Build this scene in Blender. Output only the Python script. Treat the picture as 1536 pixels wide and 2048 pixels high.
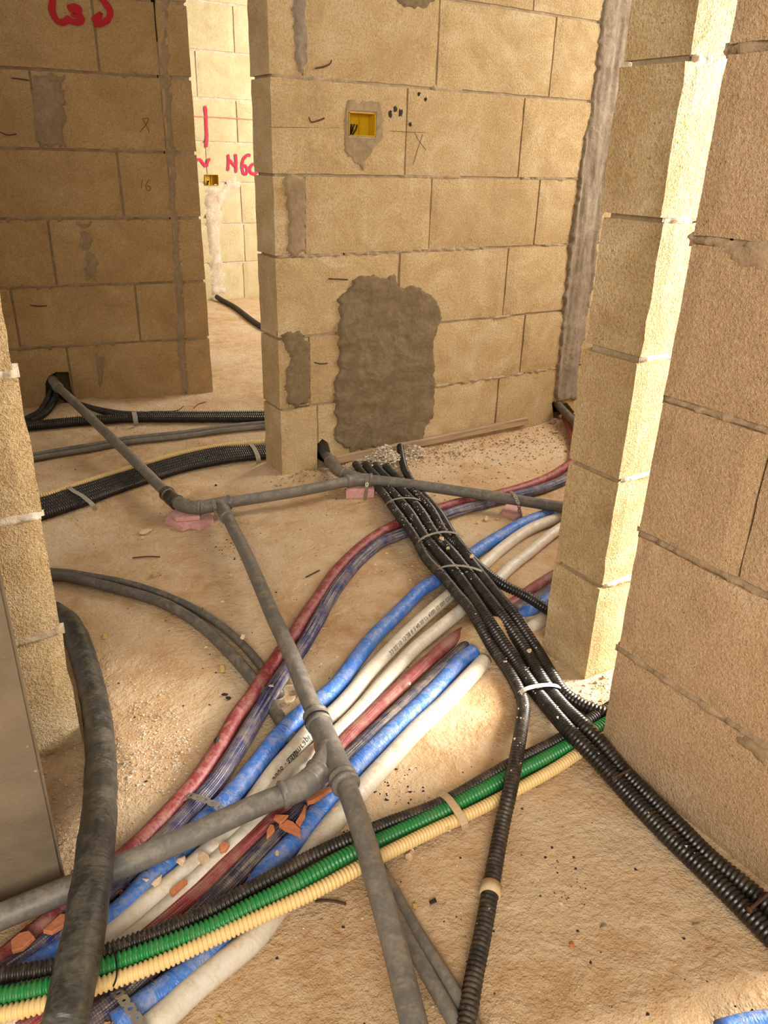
import bpy, bmesh, math, random
from mathutils import Vector, Matrix, noise
random.seed(7)
R = math.radians
for o in list(bpy.data.objects): bpy.data.objects.remove(o)
SC = bpy.context.scene
COL = SC.collection

# ---------------------------------------------------------------- camera
FPX, H = 1538.0, 1.2
P_, RO, YW = R(24.82), R(1.637), R(32.70)
f0 = Vector((math.sin(YW), math.cos(YW), 0)); r0 = Vector((math.cos(YW), -math.sin(YW), 0)); up0 = Vector((0, 0, 1))
FW = f0*math.cos(P_) - up0*math.sin(P_); UPc = up0*math.cos(P_) + f0*math.sin(P_)
RT = r0*math.cos(RO) + UPc*math.sin(RO); UP = -r0*math.sin(RO) + UPc*math.cos(RO)
cd = bpy.data.cameras.new('camera'); cam = bpy.data.objects.new('camera', cd); COL.objects.link(cam)
m = Matrix((RT, UP, -FW)).transposed().to_4x4(); m.translation = (0, 0, H); cam.matrix_world = m
cd.sensor_fit = 'VERTICAL'; cd.sensor_height = 36.0; cd.lens = 36.0*FPX/2048.0; cd.clip_start = 0.02
SC.camera = cam
# ---------------------------------------------------------------- world, light, exposure
W = bpy.data.worlds.new('world'); SC.world = W; W.use_nodes = True
W.node_tree.nodes['Background'].inputs[0].default_value = (1.0, 0.90, 0.76, 1)
W.node_tree.nodes['Background'].inputs[1].default_value = 0.36
def area(name, loc, target, sx, sy, power, color):
    l = bpy.data.lights.new(name, 'AREA'); l.shape = 'RECTANGLE'; l.size = sx; l.size_y = sy; l.energy = power; l.color = color
    o = bpy.data.objects.new(name, l); COL.objects.link(o); o.location = loc
    o.rotation_euler = (Vector(target)-Vector(loc)).to_track_quat('-Z', 'Y').to_euler()
    return o
area('window_light_right', (3.3, 0.2, 1.45), (1.2, 1.0, 0.7), 1.1, 1.2, 350, (1.0, 0.95, 0.86))
area('window_light_far_room', (4.6, 4.4, 2.1), (2.6, 6.6, 0.7), 1.6, 1.6, 150, (1.0, 0.95, 0.84))
area('fill_light_behind', (-0.9, -1.7, 1.9), (1.3, 2.2, 0.5), 1.7, 1.5, 95, (1.0, 0.93, 0.82))  # added soft fill from behind left, stands in for bounced light
area('window_light_middle', (3.4, 1.75, 1.7), (1.3, 2.3, 0.4), 0.8, 1.2, 34, (1.0, 0.94, 0.84))
vs = SC.view_settings; vs.view_transform = 'Standard'; vs.look = 'None'; vs.gamma = 1; vs.use_curve_mapping = False
vs.exposure = 0.40

# ---------------------------------------------------------------- pixel helpers: a pixel plus a known height or wall gives a point
def ray(x, y): return RT*((x-768)/FPX) + UP*((1024-y)/FPX) + FW
def at(x, y, z=0.0):
    d = ray(x, y); return Vector((0, 0, H)) + d*((z-H)/d.z)
class Frame:                      # a wall face: origin, direction along it, outward normal
    def __init__(s, O, u, n): s.O = Vector(O); s.u = Vector(u).normalized(); s.n = Vector(n).normalized()
    def p(s, a, z, d=0.0): return s.O + s.u*a + Vector((0, 0, z)) + s.n*d
    def px(s, x, y):
        d = ray(x, y); o = Vector((0, 0, H)); t = (s.O-o).dot(s.n)/d.dot(s.n); q = o+d*t
        return ((q-s.O).dot(s.u), q.z)
# ---------------------------------------------------------------- object helpers
def link(name, me, mat=None, parent=None, smooth=False):
    o = bpy.data.objects.new(name, me); COL.objects.link(o)
    if mat: me.materials.append(mat)
    if parent: o.parent = parent
    if smooth:
        for p in me.polygons: p.use_smooth = True
    return o
def mesh(name, vs_, fs, mat=None, parent=None, smooth=False):
    me = bpy.data.meshes.new(name); me.from_pydata([tuple(v) for v in vs_], [], fs); me.update()
    return link(name, me, mat, parent, smooth)
def tag(o, label, cat, group=None):
    o['label'] = label; o['category'] = cat
    if group: o['group'] = group
    return o
def empty(name, loc, label, cat, group=None):
    o = bpy.data.objects.new(name, None); COL.objects.link(o); o.location = loc; o.empty_display_size = 0.05
    return tag(o, label, cat, group)
def rebase(o):                    # move the origin of a world-space mesh onto the mesh itself
    vs_ = o.data.vertices; n = len(vs_)
    c = Vector((sum(v.co.x for v in vs_)/n, sum(v.co.y for v in vs_)/n, min(v.co.z for v in vs_)))
    o.data.transform(Matrix.Translation(-c)); o.location = o.location + c
    return o
def box(name, a, b, mat, parent=None, bev=0.0):
    bm = bmesh.new(); bmesh.ops.create_cube(bm, size=1)
    a = Vector(a); b = Vector(b)
    for v in bm.verts: v.co = Vector(((a[i]+b[i])/2 + v.co[i]*(b[i]-a[i]) for i in range(3)))
    if bev: bmesh.ops.bevel(bm, geom=bm.edges[:], offset=bev, segments=2, affect='EDGES')
    me = bpy.data.meshes.new(name); bm.to_mesh(me); bm.free()
    return link(name, me, mat, parent)

# ---------------------------------------------------------------- materials
def S(c):                         # sRGB 0-255 to linear
    return tuple([((v/255)/12.92 if v/255 <= .04045 else ((v/255+.055)/1.055)**2.4) for v in c]) + (1,)
class NT:
    def __init__(s, name):
        s.m = bpy.data.materials.new(name); s.m.use_nodes = True; s.t = s.m.node_tree; s.b = s.t.nodes['Principled BSDF']
    def n(s, typ, **kw):
        x = s.t.nodes.new(typ)
        for k, v in kw.items():
            if k.startswith('i_'): x.inputs[k[2:].replace('_', ' ')].default_value = v
            else: setattr(x, k, v)
        return x
    def l(s, a, b): s.t.links.new(a, b)
    def pos(s, world=True):
        return s.n('ShaderNodeNewGeometry').outputs['Position'] if world else s.n('ShaderNodeTexCoord').outputs['Object']
    def noise(s, co, scale, detail=4, rough=.6, dist=0.0):
        x = s.n('ShaderNodeTexNoise', i_Scale=scale, i_Detail=detail, i_Roughness=rough, i_Distortion=dist); s.l(co, x.inputs['Vector']); return x.outputs['Fac']
    def ramp(s, fac, stops):
        r = s.n('ShaderNodeValToRGB'); s.l(fac, r.inputs[0]); e = r.color_ramp.elements
        e[0].position = stops[0][0]; e[0].color = stops[0][1]; e[1].position = stops[-1][0]; e[1].color = stops[-1][1]
        for p, c in stops[1:-1]: k = e.new(p); k.color = c
        return r.outputs[0]
    def mix(s, fac, a, b, mode='MIX'):
        x = s.n('ShaderNodeMix', data_type='RGBA', blend_type=mode)
        for i, v in ((0, fac), (6, a), (7, b)):
            if isinstance(v, (int, float, tuple)): x.inputs[i].default_value = v
            else: s.l(v, x.inputs[i])
        return x.outputs[2]
    def math(s, op, a, b=0.0, clamp=False):
        x = s.n('ShaderNodeMath', operation=op, use_clamp=clamp)
        for i, v in ((0, a), (1, b)):
            if isinstance(v, (int, float)): x.inputs[i].default_value = v
            else: s.l(v, x.inputs[i])
        return x.outputs[0]
    def bump(s, h, strength=.5, dist=.002, prev=None):
        x = s.n('ShaderNodeBump', i_Strength=strength, i_Distance=dist); s.l(h, x.inputs['Height'])
        if prev: s.l(prev, x.inputs['Normal'])
        return x.outputs[0]
    def out(s, col, rough=.9, nrm=None, metal=0.0, spec=.3):
        if isinstance(col, tuple): s.b.inputs['Base Color'].default_value = col
        else: s.l(col, s.b.inputs['Base Color'])
        if isinstance(rough, (int, float)): s.b.inputs['Roughness'].default_value = rough
        else: s.l(rough, s.b.inputs['Roughness'])
        s.b.inputs['Metallic'].default_value = metal; s.b.inputs['Specular IOR Level'].default_value = spec
        if nrm: s.l(nrm, s.b.inputs['Normal'])
        return s.m
def g(v): return (v, v, v, 1)
def stone(name, c0, c1, c2, grain=1.0):
    t = NT(name); p = t.pos()
    big = t.noise(p, 4.2, 5, .65, 1.2); mid = t.noise(p, 14, 5, .7, .8); fine = t.noise(p, 160, 3, .7); fine2 = t.noise(p, 420, 2, .6)
    col = t.ramp(big, [(.3, c0), (.52, c1), (.75, c2)])
    col = t.mix(t.ramp(mid, [(.45, g(0)), (.8, g(.45))]), col, c2)
    rnd = t.n('ShaderNodeObjectInfo').outputs['Random']
    col = t.mix(t.math('MULTIPLY', rnd, .35), col, c0)
    vo = t.n('ShaderNodeTexVoronoi', i_Scale=95.0); t.l(p, vo.inputs['Vector'])
    pit = t.ramp(vo.outputs['Distance'], [(.04, g(1)), (.16, g(0))])
    pitm = t.math('MULTIPLY', pit, t.ramp(t.noise(p, 22, 3), [(.5, g(0)), (.62, g(.8))]))
    col = t.mix(t.math('MULTIPLY', pitm, .55), col, tuple(v*.35 for v in c0[:3])+(1,))
    col = t.mix(t.ramp(fine2, [(.5, g(0)), (.72, g(.4))]), col, S((236, 220, 190)))
    col = t.mix(t.ramp(fine, [(.34, g(.5)), (.58, g(0))]), col, tuple(v*.62 for v in c0[:3])+(1,))
    hh = t.math('ADD', t.math('MULTIPLY', fine, .9), t.math('MULTIPLY', fine2, .45)); hh = t.math('SUBTRACT', hh, t.math('MULTIPLY', pitm, .8))
    n1 = t.bump(t.noise(p, 46, 5, .7), .45, .007); nn = t.bump(hh, 1.0*grain, .006, n1)
    return t.out(col, .95, nn, spec=.15)
M = {}
M['stone'] = stone('limestone', S((178, 146, 100)), S((204, 174, 126)), S((226, 206, 170)))
M['stone_shaded'] = stone('limestone_shaded', S((170, 136, 88)), S((192, 158, 108)), S((208, 180, 134)))  # same limestone, dimness of the rear left wall put into its colour
M['stone_right'] = stone('limestone_pinkish', S((172, 140, 104)), S((188, 155, 118)), S((200, 171, 136)), .8)
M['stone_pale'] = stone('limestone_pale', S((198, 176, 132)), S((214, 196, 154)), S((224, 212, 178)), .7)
def mortar(name, c0, c1, rough_b=.6):
    t = NT(name); p = t.pos(); a = t.noise(p, 9, 6, .65, 1.2); b = t.noise(p, 60, 5, .7); c = t.noise(p, 260, 3, .6)
    col = t.ramp(a, [(.3, c0), (.7, c1)]); col = t.mix(t.ramp(b, [(.35, g(.4)), (.6, g(0))]), col, tuple(v*.6 for v in c0[:3])+(1,))
    nn = t.bump(c, .5, .002, t.bump(t.math('ADD', a, t.math('MULTIPLY', b, .5)), rough_b, .012))
    return t.out(col, .92, nn, spec=.2)
M['mortar'] = mortar('joint_mortar', S((150, 128, 100)), S((188, 168, 138)))
M['mortar_dark'] = mortar('fresh_grey_mortar', S((112, 95, 70)), S((140, 120, 92)), .9)
M['mortar_grey'] = mortar('grey_chase_plaster', S((124, 108, 90)), S((162, 146, 126)))
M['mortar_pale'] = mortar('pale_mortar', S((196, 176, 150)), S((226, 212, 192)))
M['mortar_pink'] = mortar('pinkish_mortar', S((150, 126, 98)), S((174, 148, 118)))
M['mortar_wet'] = mortar('stain_mortar', S((136, 114, 86)), S((166, 144, 114)), .3)
def concrete():
    t = NT('grey_concrete'); p = t.pos(); a = t.noise(p, 7, 6, .6, .5); b = t.noise(p, 120, 4, .6)
    col = t.ramp(a, [(.25, S((98, 84, 66))), (.5, S((114, 99, 80))), (.8, S((130, 112, 90)))])
    vo = t.n('ShaderNodeTexVoronoi', i_Scale=42.0); t.l(p, vo.inputs['Vector'])
    sp = t.math('MULTIPLY', t.ramp(vo.outputs['Distance'], [(.05, g(1)), (.14, g(0))]), t.ramp(t.noise(p, 16), [(.56, g(0)), (.66, g(1))]))
    col = t.mix(sp, col, S((210, 180, 140)))
    return t.out(col, .75, t.bump(b, .5, .003), spec=.3)
M['concrete'] = concrete()
def floor_mat():
    t = NT('dusty_screed'); p = t.pos(); a = t.noise(p, 2.3, 5, .6, .6); b = t.noise(p, 13, 6, .7, .4); c = t.noise(p, 70, 5, .65); d = t.noise(p, 260, 3, .6)
    col = t.ramp(a, [(.28, S((178, 138, 94))), (.46, S((198, 162, 120))), (.6, S((208, 180, 144))), (.78, S((202, 182, 156)))])
    col = t.mix(t.ramp(b, [(.42, g(0)), (.75, g(.75))]), col, S((222, 198, 166)))
    col = t.mix(t.ramp(b, [(.22, g(.6)), (.4, g(0))]), col, S((168, 122, 74)))
    vo = t.n('ShaderNodeTexVoronoi', i_Scale=60.0); t.l(p, vo.inputs['Vector'])
    sp = t.math('MULTIPLY', t.ramp(vo.outputs['Distance'], [(.06, g(1)), (.2, g(0))]), t.ramp(t.noise(p, 6, 4), [(.54, g(0)), (.66, g(.9))]))
    col = t.mix(sp, col, S((92, 76, 60)))
    hh = t.math('ADD', t.math('MULTIPLY', b, .8), t.math('ADD', t.math('MULTIPLY', c, .55), t.math('MULTIPLY', d, .14)))
    return t.out(col, .93, t.bump(hh, 1.0, .015), spec=.2)
M['floor'] = floor_mat()
def plastic(name, c, dust=S((196, 168, 132)), amount=.5, rough=.45, dark=None, wr=0.0, scale=28):
    t = NT(name); p = t.pos(); a = t.noise(p, scale, 6, .7, .8); b = t.noise(p, 140, 4, .6); z = t.noise(p, 6, 3)
    col = c
    if dark: col = t.mix(t.ramp(z, [(.35, g(0)), (.65, g(1))]), c, dark)
    nz = t.n('ShaderNodeSeparateXYZ'); t.l(t.n('ShaderNodeNewGeometry').outputs['Normal'], nz.inputs[0])
    upf = t.math('MULTIPLY', t.math('ADD', t.math('MULTIPLY', nz.outputs[2], .6), .5, True), amount)
    k = t.ramp(t.math('ADD', t.math('MULTIPLY', a, .7), t.math('MULTIPLY', b, .3)), [(.46, g(0)), (.60, g(1))])
    fac = t.math('ADD', t.math('MULTIPLY', k, upf), amount*.12, True)
    col = t.mix(fac, col, dust)
    hgt = b
    nn = t.bump(hgt, .15, .001)
    if wr:
        uv = t.n('ShaderNodeTexCoord').outputs['UV']; mp = t.n('ShaderNodeMapping'); mp.inputs['Scale'].default_value = (3, 48, 1); t.l(uv, mp.inputs['Vector'])
        w = t.noise(mp.outputs[0], 1.0, 3, .6, 1.4); nn = t.bump(w, wr, .008, nn)
    return t.out(col, t.math('ADD', t.math('MULTIPLY', fac, .45), rough, True), nn, spec=.45)
M['blue'] = plastic('blue_insulation_film', S((52, 112, 190)), S((176, 166, 152)), .42, .36, S((40, 104, 192)), .6)
M['white'] = plastic('white_insulation_film', S((214, 206, 192)), S((190, 164, 128)), .55, .38, S((206, 196, 178)), .22)
M['red'] = plastic('red_insulation_film', S((132, 34, 44)), S((190, 150, 130)), .38, .42, S((118, 38, 42)), .25)
M['black'] = plastic('black_corrugated_plastic', S((24, 22, 21)), S((150, 126, 98)), .12, .30)
M['blackdust'] = plastic('black_dusty_plastic', S((30, 27, 25)), S((150, 124, 96)), .22, .38)
M['green'] = plastic('green_corrugated_plastic', S((22, 122, 58)), S((160, 150, 110)), .12, .32)
M['cream'] = plastic('cream_corrugated_plastic', S((228, 194, 130)), S((200, 170, 120)), .25, .4)
M['grey'] = plastic('grey_drain_plastic', S((106, 102, 96)), S((172, 154, 130)), .34, .38, S((92, 88, 83)))
M['greydark'] = plastic('dark_grey_drain_plastic', S((78, 74, 69)), S((158, 140, 114)), .36, .40)
M['hose'] = plastic('black_foam_sleeve', S((34, 35, 36)), S((140, 130, 110)), .27, .36, S((46, 45, 42)), .35, 16)
M['pink'] = mortar('pink_foam_block', S((206, 150, 146)), S((222, 176, 170)), .1)
M['terracotta'] = mortar('terracotta', S((180, 104, 66)), S((208, 140, 100)), .2)
M['chip'] = mortar('pale_chip', S((204, 170, 132)), S((228, 204, 170)), .4)
M['wood'] = None
def striped(name, cbase, cthread, amount):
    t = NT(name); uv = t.n('ShaderNodeTexCoord').outputs['UV']; p = t.pos()
    sp = t.n('ShaderNodeSeparateXYZ'); t.l(uv, sp.inputs[0])
    def wave(src, k, lo, hi):
        s = t.math('SINE', t.math('MULTIPLY', src, k)); return t.ramp(t.math('ADD', t.math('MULTIPLY', s, .5), .5), [(lo, g(0)), (hi, g(1))])
    mp = t.n('ShaderNodeMapping'); mp.inputs['Scale'].default_value = (70, 4, 1); t.l(uv, mp.inputs['Vector']); lon = t.ramp(t.noise(mp.outputs[0], 1.0, 3, .6), [(.49, g(0)), (.57, g(1))]); crs = wave(sp.outputs[1], 2*math.pi*230, .2, .7)
    br = t.ramp(t.noise(p, 34, 5, .7), [(.38, g(0)), (.6, g(1))])
    f = t.math('MULTIPLY', t.math('MULTIPLY', lon, t.math('ADD', t.math('MULTIPLY', crs, .6), .4)), t.math('MULTIPLY', t.math('ADD', t.math('MULTIPLY', br, .75), .25), amount))
    col = t.mix(f, cbase, cthread)
    du = t.ramp(t.noise(p, 18, 5, .7, .6), [(.45, g(0)), (.72, g(.65))]); col = t.mix(du, col, S((150, 130, 106)))
    return t.out(col, .6, t.bump(lon, .3, .0008), spec=.35)
M['navy'] = striped('navy_braided_sleeve', S((26, 32, 88)), S((200, 188, 164)), .95)
M['navydark'] = striped('dark_navy_braided_sleeve', S((24, 28, 64)), S((176, 156, 126)), .95)
M['redbraid'] = striped('red_braided_sleeve', S((124, 36, 42)), S((206, 164, 144)), .6)
def simple(name, c, rough=.5, metal=0.0, bumpk=.2, sc=120):
    t = NT(name); p = t.pos(); a = t.noise(p, sc, 4, .6); col = t.mix(t.ramp(a, [(.3, g(.35)), (.7, g(0))]), c, tuple(v*.55 for v in c[:3])+(1,))
    return t.out(col, rough, t.bump(a, bumpk, .001), metal)
M['steel'] = simple('galvanised_strap', S((164, 156, 142)), .45, .55)
M['strap'] = simple('grey_plastic_band', S((158, 148, 134)), .55)
M['strapwhite'] = simple('white_plastic_band', S((210, 206, 200)), .5)
M['tape'] = simple('cream_tape', S((206, 178, 138)), .6)
M['rust'] = simple('rusty_steel', S((92, 66, 50)), .7, .4)
M['yellow'] = simple('yellow_box_plastic', S((206, 164, 22)), .45)
M['darkhole'] = simple('dark_cavity', S((40, 32, 24)), .95)
M['cable'] = simple('black_cable', S((22, 20, 18)), .5)
M['spray'] = simple('red_spray_paint', S((176, 26, 34)), .7, 0, .1, 60)
M['spraypink'] = simple('pinkish_red_spray_paint', S((222, 44, 78)), .7, 0, .1, 60)
M['pencil'] = simple('pencil_mark', S((112, 92, 74)), .9)
M['ink'] = simple('black_print', S((52, 48, 44)), .7)
M['redline'] = simple('red_laser_line', S((206, 128, 110)), .9)  # colour of the laser light on the far wall
M['tar'] = simple('black_tar_spots', S((48, 42, 34)), .8)
M['leaf'] = simple('yellow_scrap', S((200, 168, 96)), .7)
def wood():
    t = NT('rough_timber'); p = t.pos(); mp = t.n('ShaderNodeMapping'); mp.inputs['Scale'].default_value = (4, 60, 60); t.l(p, mp.inputs['Vector'])
    a = t.noise(mp.outputs[0], 1.5, 5, .6, .5); col = t.ramp(a, [(.3, S((134, 108, 80))), (.7, S((178, 152, 120)))])
    return t.out(col, .85, t.bump(a, .3, .002))
M['wood'] = wood()

# ---------------------------------------------------------------- walls
def structure(o): o['kind'] = 'structure'; return o
def stone_block(F, s0, s1, z0, z1, depth, mat, parent, proud=0.0, name='stone_block', jit=.0022, nx=8, nz=4):
    """front face grid with worn irregular rim, straight sides going back through the wall"""
    V = []; fc = []
    sd = random.uniform(0, 50); nx = max(4, min(16, int((s1-s0)/.035))); nz = 7
    def N(a, b, k): return noise.noise(Vector((a*9+sd, b*9, k*7.3)))
    tilt = random.uniform(-.002, .002)
    for j in range(nz+1):
        for i in range(nx+1):
            a = s0+(s1-s0)*i/nx; b = z0+(z1-z0)*j/nz
            edge = i in (0, nx) or j in (0, nz)
            d = proud + tilt*(i/nx-.5) + N(a, b, 1)*.0022 + N(a*4, b*4, 1)*.0012
            if edge: d -= .0035 + .003*abs(N(a*3, b*3, 2))
            if i == 0: a += .001+jit*abs(N(a*2, b*3, 3))*2
            if i == nx: a -= .001+jit*abs(N(a*2, b*3, 4))*2
            if j == 0: b += .001+jit*abs(N(a*3, b, 5))*2
            if j == nz: b -= .001+jit*abs(N(a*3, b, 6))*2
            V.append(F.p(a, b, d))
    n1 = nx+1
    for j in range(nz):
        for i in range(nx): fc.append((j*n1+i, j*n1+i+1, (j+1)*n1+i+1, (j+1)*n1+i))
    # inner ring for the bevelled rim is the first interior row; rim loop goes back
    rim = [i for i in range(n1)] + [j*n1+nx for j in range(1, nz+1)] + [nz*n1+i for i in range(nx-1, -1, -1)] + [j*n1 for j in range(nz-1, 0, -1)]
    b0 = len(V)
    for k in rim:
        i = k % n1; j = k//n1
        a = s0+(s1-s0)*i/nx; b = z0+(z1-z0)*j/nz
        w = .0015*N(a*4, b*4, 8)
        V.append(V[k] - F.n*depth + F.u*w)
    L = len(rim)
    for q in range(L): fc.append((rim[q], b0+q, b0+(q+1) % L, rim[(q+1) % L]))
    fc.append(tuple(b0+q for q in range(L-1, -1, -1)))
    if F.u.cross(Vector((0, 0, 1))).dot(F.n) < 0: fc = [tuple(reversed(f)) for f in fc]
    o = mesh(name, V, fc, mat, parent); rebase(o)
    me = o.data
    for p in me.polygons: p.use_smooth = False
    return o
def wall(name, F, s0, s1, thick, courses, mat, core_mat, joint=.006, vj=.004, jit=.0022, inset=.011, endoff=None, depth=None):
    """courses: list of (z0, z1, [vertical joint positions])"""
    zt = courses[-1][1]
    V = [F.p(a, z, d) for a in (s0+inset, s1-inset) for z in (-.08, zt-.004) for d in (-inset, -thick+inset)]
    fs = [(0, 1, 3, 2), (4, 6, 7, 5), (0, 4, 5, 1), (2, 3, 7, 6), (0, 2, 6, 4), (1, 5, 7, 3)]
    core = structure(mesh(name, V, fs, core_mat))
    bm = bmesh.new(); bm.from_mesh(core.data); bmesh.ops.recalc_face_normals(bm, faces=bm.faces); bm.to_mesh(core.data); bm.free()
    blocks = []
    for ci, (z0, z1, js) in enumerate(courses):
        e0 = s0 + (endoff[ci] if endoff and ci < len(endoff) else 0)
        cuts = [e0] + [j for j in js if s0 < j < s1] + [s1]
        for a, b in zip(cuts, cuts[1:]):
            pa = joint if a == e0 else vj; pb = joint if b == s1 else vj
            blocks.append((ci, a, b, stone_block(F, a+(0 if a == e0 else vj/2), b-(0 if b == s1 else vj/2), z0+joint/2, z1-joint/2, thick if depth is None else depth, mat, core, random.uniform(-.0015, .0015), jit=jit)))
    return core, blocks
def cut(o, cutter):               # carve a hole and bake it into the mesh
    md = o.modifiers.new('b', 'BOOLEAN'); md.operation = 'DIFFERENCE'; md.object = cutter; md.solver = 'EXACT'
    dg = bpy.context.evaluated_depsgraph_get(); me = bpy.data.meshes.new_from_object(o.evaluated_get(dg)); o.modifiers.clear(); o.data = me
def prism(F, poly, d0, d1):
    V = [F.p(a, z, d0) for a, z in poly] + [F.p(a, z, d1) for a, z in poly]; n = len(poly)
    fs = [tuple(range(n)), tuple(range(2*n-1, n-1, -1))] + [(i, i+n, (i+1) % n+n, (i+1) % n) for i in range(n)]
    o = mesh('cutter', V, fs); bm = bmesh.new(); bm.from_mesh(o.data); bmesh.ops.recalc_face_normals(bm, faces=bm.faces); bm.to_mesh(o.data); bm.free()
    return o
def carve(F, poly, objs, d0=.02, d1=-.13):
    c = prism(F, poly, d0, d1)
    bpy.context.view_layer.update()
    for o in objs: cut(o, c)
    bpy.data.objects.remove(c)
def sdist(poly, x, y):
    ins = False; best = 9; n = len(poly)
    for i in range(n):
        x1, y1 = poly[i]; x2, y2 = poly[(i+1) % n]
        if (y1 > y) != (y2 > y) and x < (x2-x1)*(y-y1)/(y2-y1)+x1: ins = not ins
        dx, dy = x2-x1, y2-y1; t = max(0, min(1, ((x-x1)*dx+(y-y1)*dy)/(dx*dx+dy*dy+1e-12)))
        best = min(best, math.hypot(x-x1-t*dx, y-y1-t*dy))
    return best if ins else -best
def patch(name, F, poly, t, mat, parent, res=.008, ragged=.012, relief=.003, stretch=(14, 14), soft=.01, label=None, hole=None, prof=None):
    xs = [p[0] for p in poly]; zs = [p[1] for p in poly]; x0, x1 = min(xs)-ragged, max(xs)+ragged; z0, z1 = min(zs)-ragged, max(zs)+ragged
    nx = max(2, int((x1-x0)/res)); nz = max(2, int((z1-z0)/res)); idx = {}; V = []; fc = []; sd = random.uniform(0, 90)
    for j in range(nz+1):
        for i in range(nx+1):
            a = x0+(x1-x0)*i/nx; z = z0+(z1-z0)*j/nz
            e = sdist(poly, a, z) + ragged*(noise.fractal(Vector((a*28+sd, z*28, 1)), 1, 2, 3))
            k = max(-1, min(1, e/soft)); k = max(0, k); k = k*k*(3-2*k)
            hgt = -.009 + (t+.009)*k + k*relief*noise.fractal(Vector((a*stretch[0]+sd, z*stretch[1], 4)), .7, 2, 4) if e > -res*1.5 else None
            if hgt is not None and prof: hgt += k*prof(a, z)
            if hole and hole[0]-.001 < a < hole[1]+.001 and hole[2]-.001 < z < hole[3]+.001: hgt = None
            if hgt is not None: idx[(i, j)] = len(V); V.append(F.p(a, z, hgt))
    for j in range(nz):
        for i in range(nx):
            q = [(i, j), (i+1, j), (i+1, j+1), (i, j+1)]
            if all(k in idx for k in q): fc.append(tuple(idx[k] for k in q))
    if F.u.cross(Vector((0, 0, 1))).dot(F.n) < 0: fc = [tuple(reversed(f)) for f in fc]
    o = mesh(name, V, fc, mat, parent, True); rebase(o)
    if label: o['label'] = label
    return o
def pxpoly(F, pts): return [F.px(*p) for p in pts]
def stroke(name, F, pts, w, mat, parent, d=.0025, sub=6, label=None, world=False):
    P = pts if world else [F.px(*p) for p in pts]
    Q = []
    for i in range(len(P)-1):
        p0 = P[max(0, i-1)]; p1 = P[i]; p2 = P[i+1]; p3 = P[min(len(P)-1, i+2)]
        for k in range(sub):
            t = k/sub
            Q.append(tuple(.5*((2*p1[c])+(-p0[c]+p2[c])*t+(2*p0[c]-5*p1[c]+4*p2[c]-p3[c])*t*t+(-p0[c]+3*p1[c]-3*p2[c]+p3[c])*t**3) for c in (0, 1)))
    Q.append(P[-1]); V = []; fc = []; n = len(Q)
    for i, q in enumerate(Q):
        a = Q[max(0, i-1)]; b = Q[min(n-1, i+1)]; dx, dy = b[0]-a[0], b[1]-a[1]; L = math.hypot(dx, dy) or 1
        ww = w*(.5 if i in (0, n-1) else 1)*(.9+.2*noise.noise(Vector((q[0]*40, q[1]*40, 0))))/2
        for s_, dd in ((1, d-.0015), (.4, d), (-.4, d), (-1, d-.0015)): V.append(F.p(q[0]-dy/L*ww*s_, q[1]+dx/L*ww*s_, dd))
    for i in range(n-1):
        for k in range(3): fc.append((i*4+k, i*4+k+1, i*4+k+5, i*4+k+4))
    o = mesh(name, V, fc, mat, parent, True); rebase(o)
    if label: o['label'] = label
    return o

# ---- central wall
FC = Frame((1.216, 2.668, 0), (1, 0, 0), (0, -1, 0))
X0 = 1.216
zc = [-.03, .284, .562, .858, 1.131, 1.433, 1.72, 2.0, 2.28, 2.55]
jA = [1.765-X0, 2.332-X0, 2.97-X0, 3.5-X0]; jB = [1.339-X0, 1.894-X0, 2.459-X0, 2.985-X0]
cs = []
for i in range(9):
    js = jB if i in (1, 3, 5, 7) else jA
    if i == 0: js = [1.382-X0, 1.75-X0, 2.33-X0, 2.9-X0]
    if i == 1: js = [1.348-X0, 1.52-X0, 1.9-X0, 2.452-X0, 3.0-X0]
    if i == 2: js = [1.756-X0, 2.316-X0, 2.95-X0]
    cs.append((zc[i], zc[i+1], js))
wc, wcb = wall('wall_center', FC, 0, 2.5, .16, cs, M['stone'], M['mortar'])
def objs_in(core, blocks, a0, a1, z0, z1):
    r = [core]
    for ci, a, b, o in blocks:
        zz = CZ[ci]
        if b > a0 and a < a1 and zz[1] > z0 and zz[0] < z1: r.append(o)
    return r
CZ = [(c[0], c[1]) for c in cs]
# socket recess and the two openings at the foot of the wall
bx = [FC.px(697, 224), FC.px(750, 224), FC.px(750, 265), FC.px(697, 265)]
ba0, ba1 = bx[0][0], bx[1][0]; bz1 = bx[0][1]; bz0 = bz1-.075
carve(FC, [(ba0, bz0), (ba1, bz0), (ba1, bz1), (ba0, bz1)], objs_in(wc, wcb, ba0, ba1, bz0, bz1), .05, -.06)
hp = [(FC.px(635, 905)[0], -.05)] + pxpoly(FC, [(636, 890), (645, 878), (657, 886), (662, 905)]) + [(FC.px(662, 905)[0], -.05)]
carve(FC, hp, objs_in(wc, wcb, .17, .3, -.1, .2), .05, -.14)
h2 = [(1.52-X0, -.05), (1.53-X0, .03), (1.62-X0, .045), (1.74-X0, .04), (1.83-X0, .035), (1.85-X0, -.05)]
carve(FC, h2, objs_in(wc, wcb, .25, .7, -.1, .2), .05, -.14)
h3 = pxpoly(FC, [(1106, 825), (1104, 806), (1112, 800), (1135, 806), (1150, 825), (1150, 850)]) + [(2.72-X0, -.05)]
carve(FC, h3, objs_in(wc, wcb, 1.4, 1.75, -.1, .2), .05, -.14)
h4 = pxpoly(FC, [(783, 878), (795, 872), (797, 881), (787, 885)])
carve(FC, h4, objs_in(wc, wcb, .4, .6, -.05, .15), .05, -.08)
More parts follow.
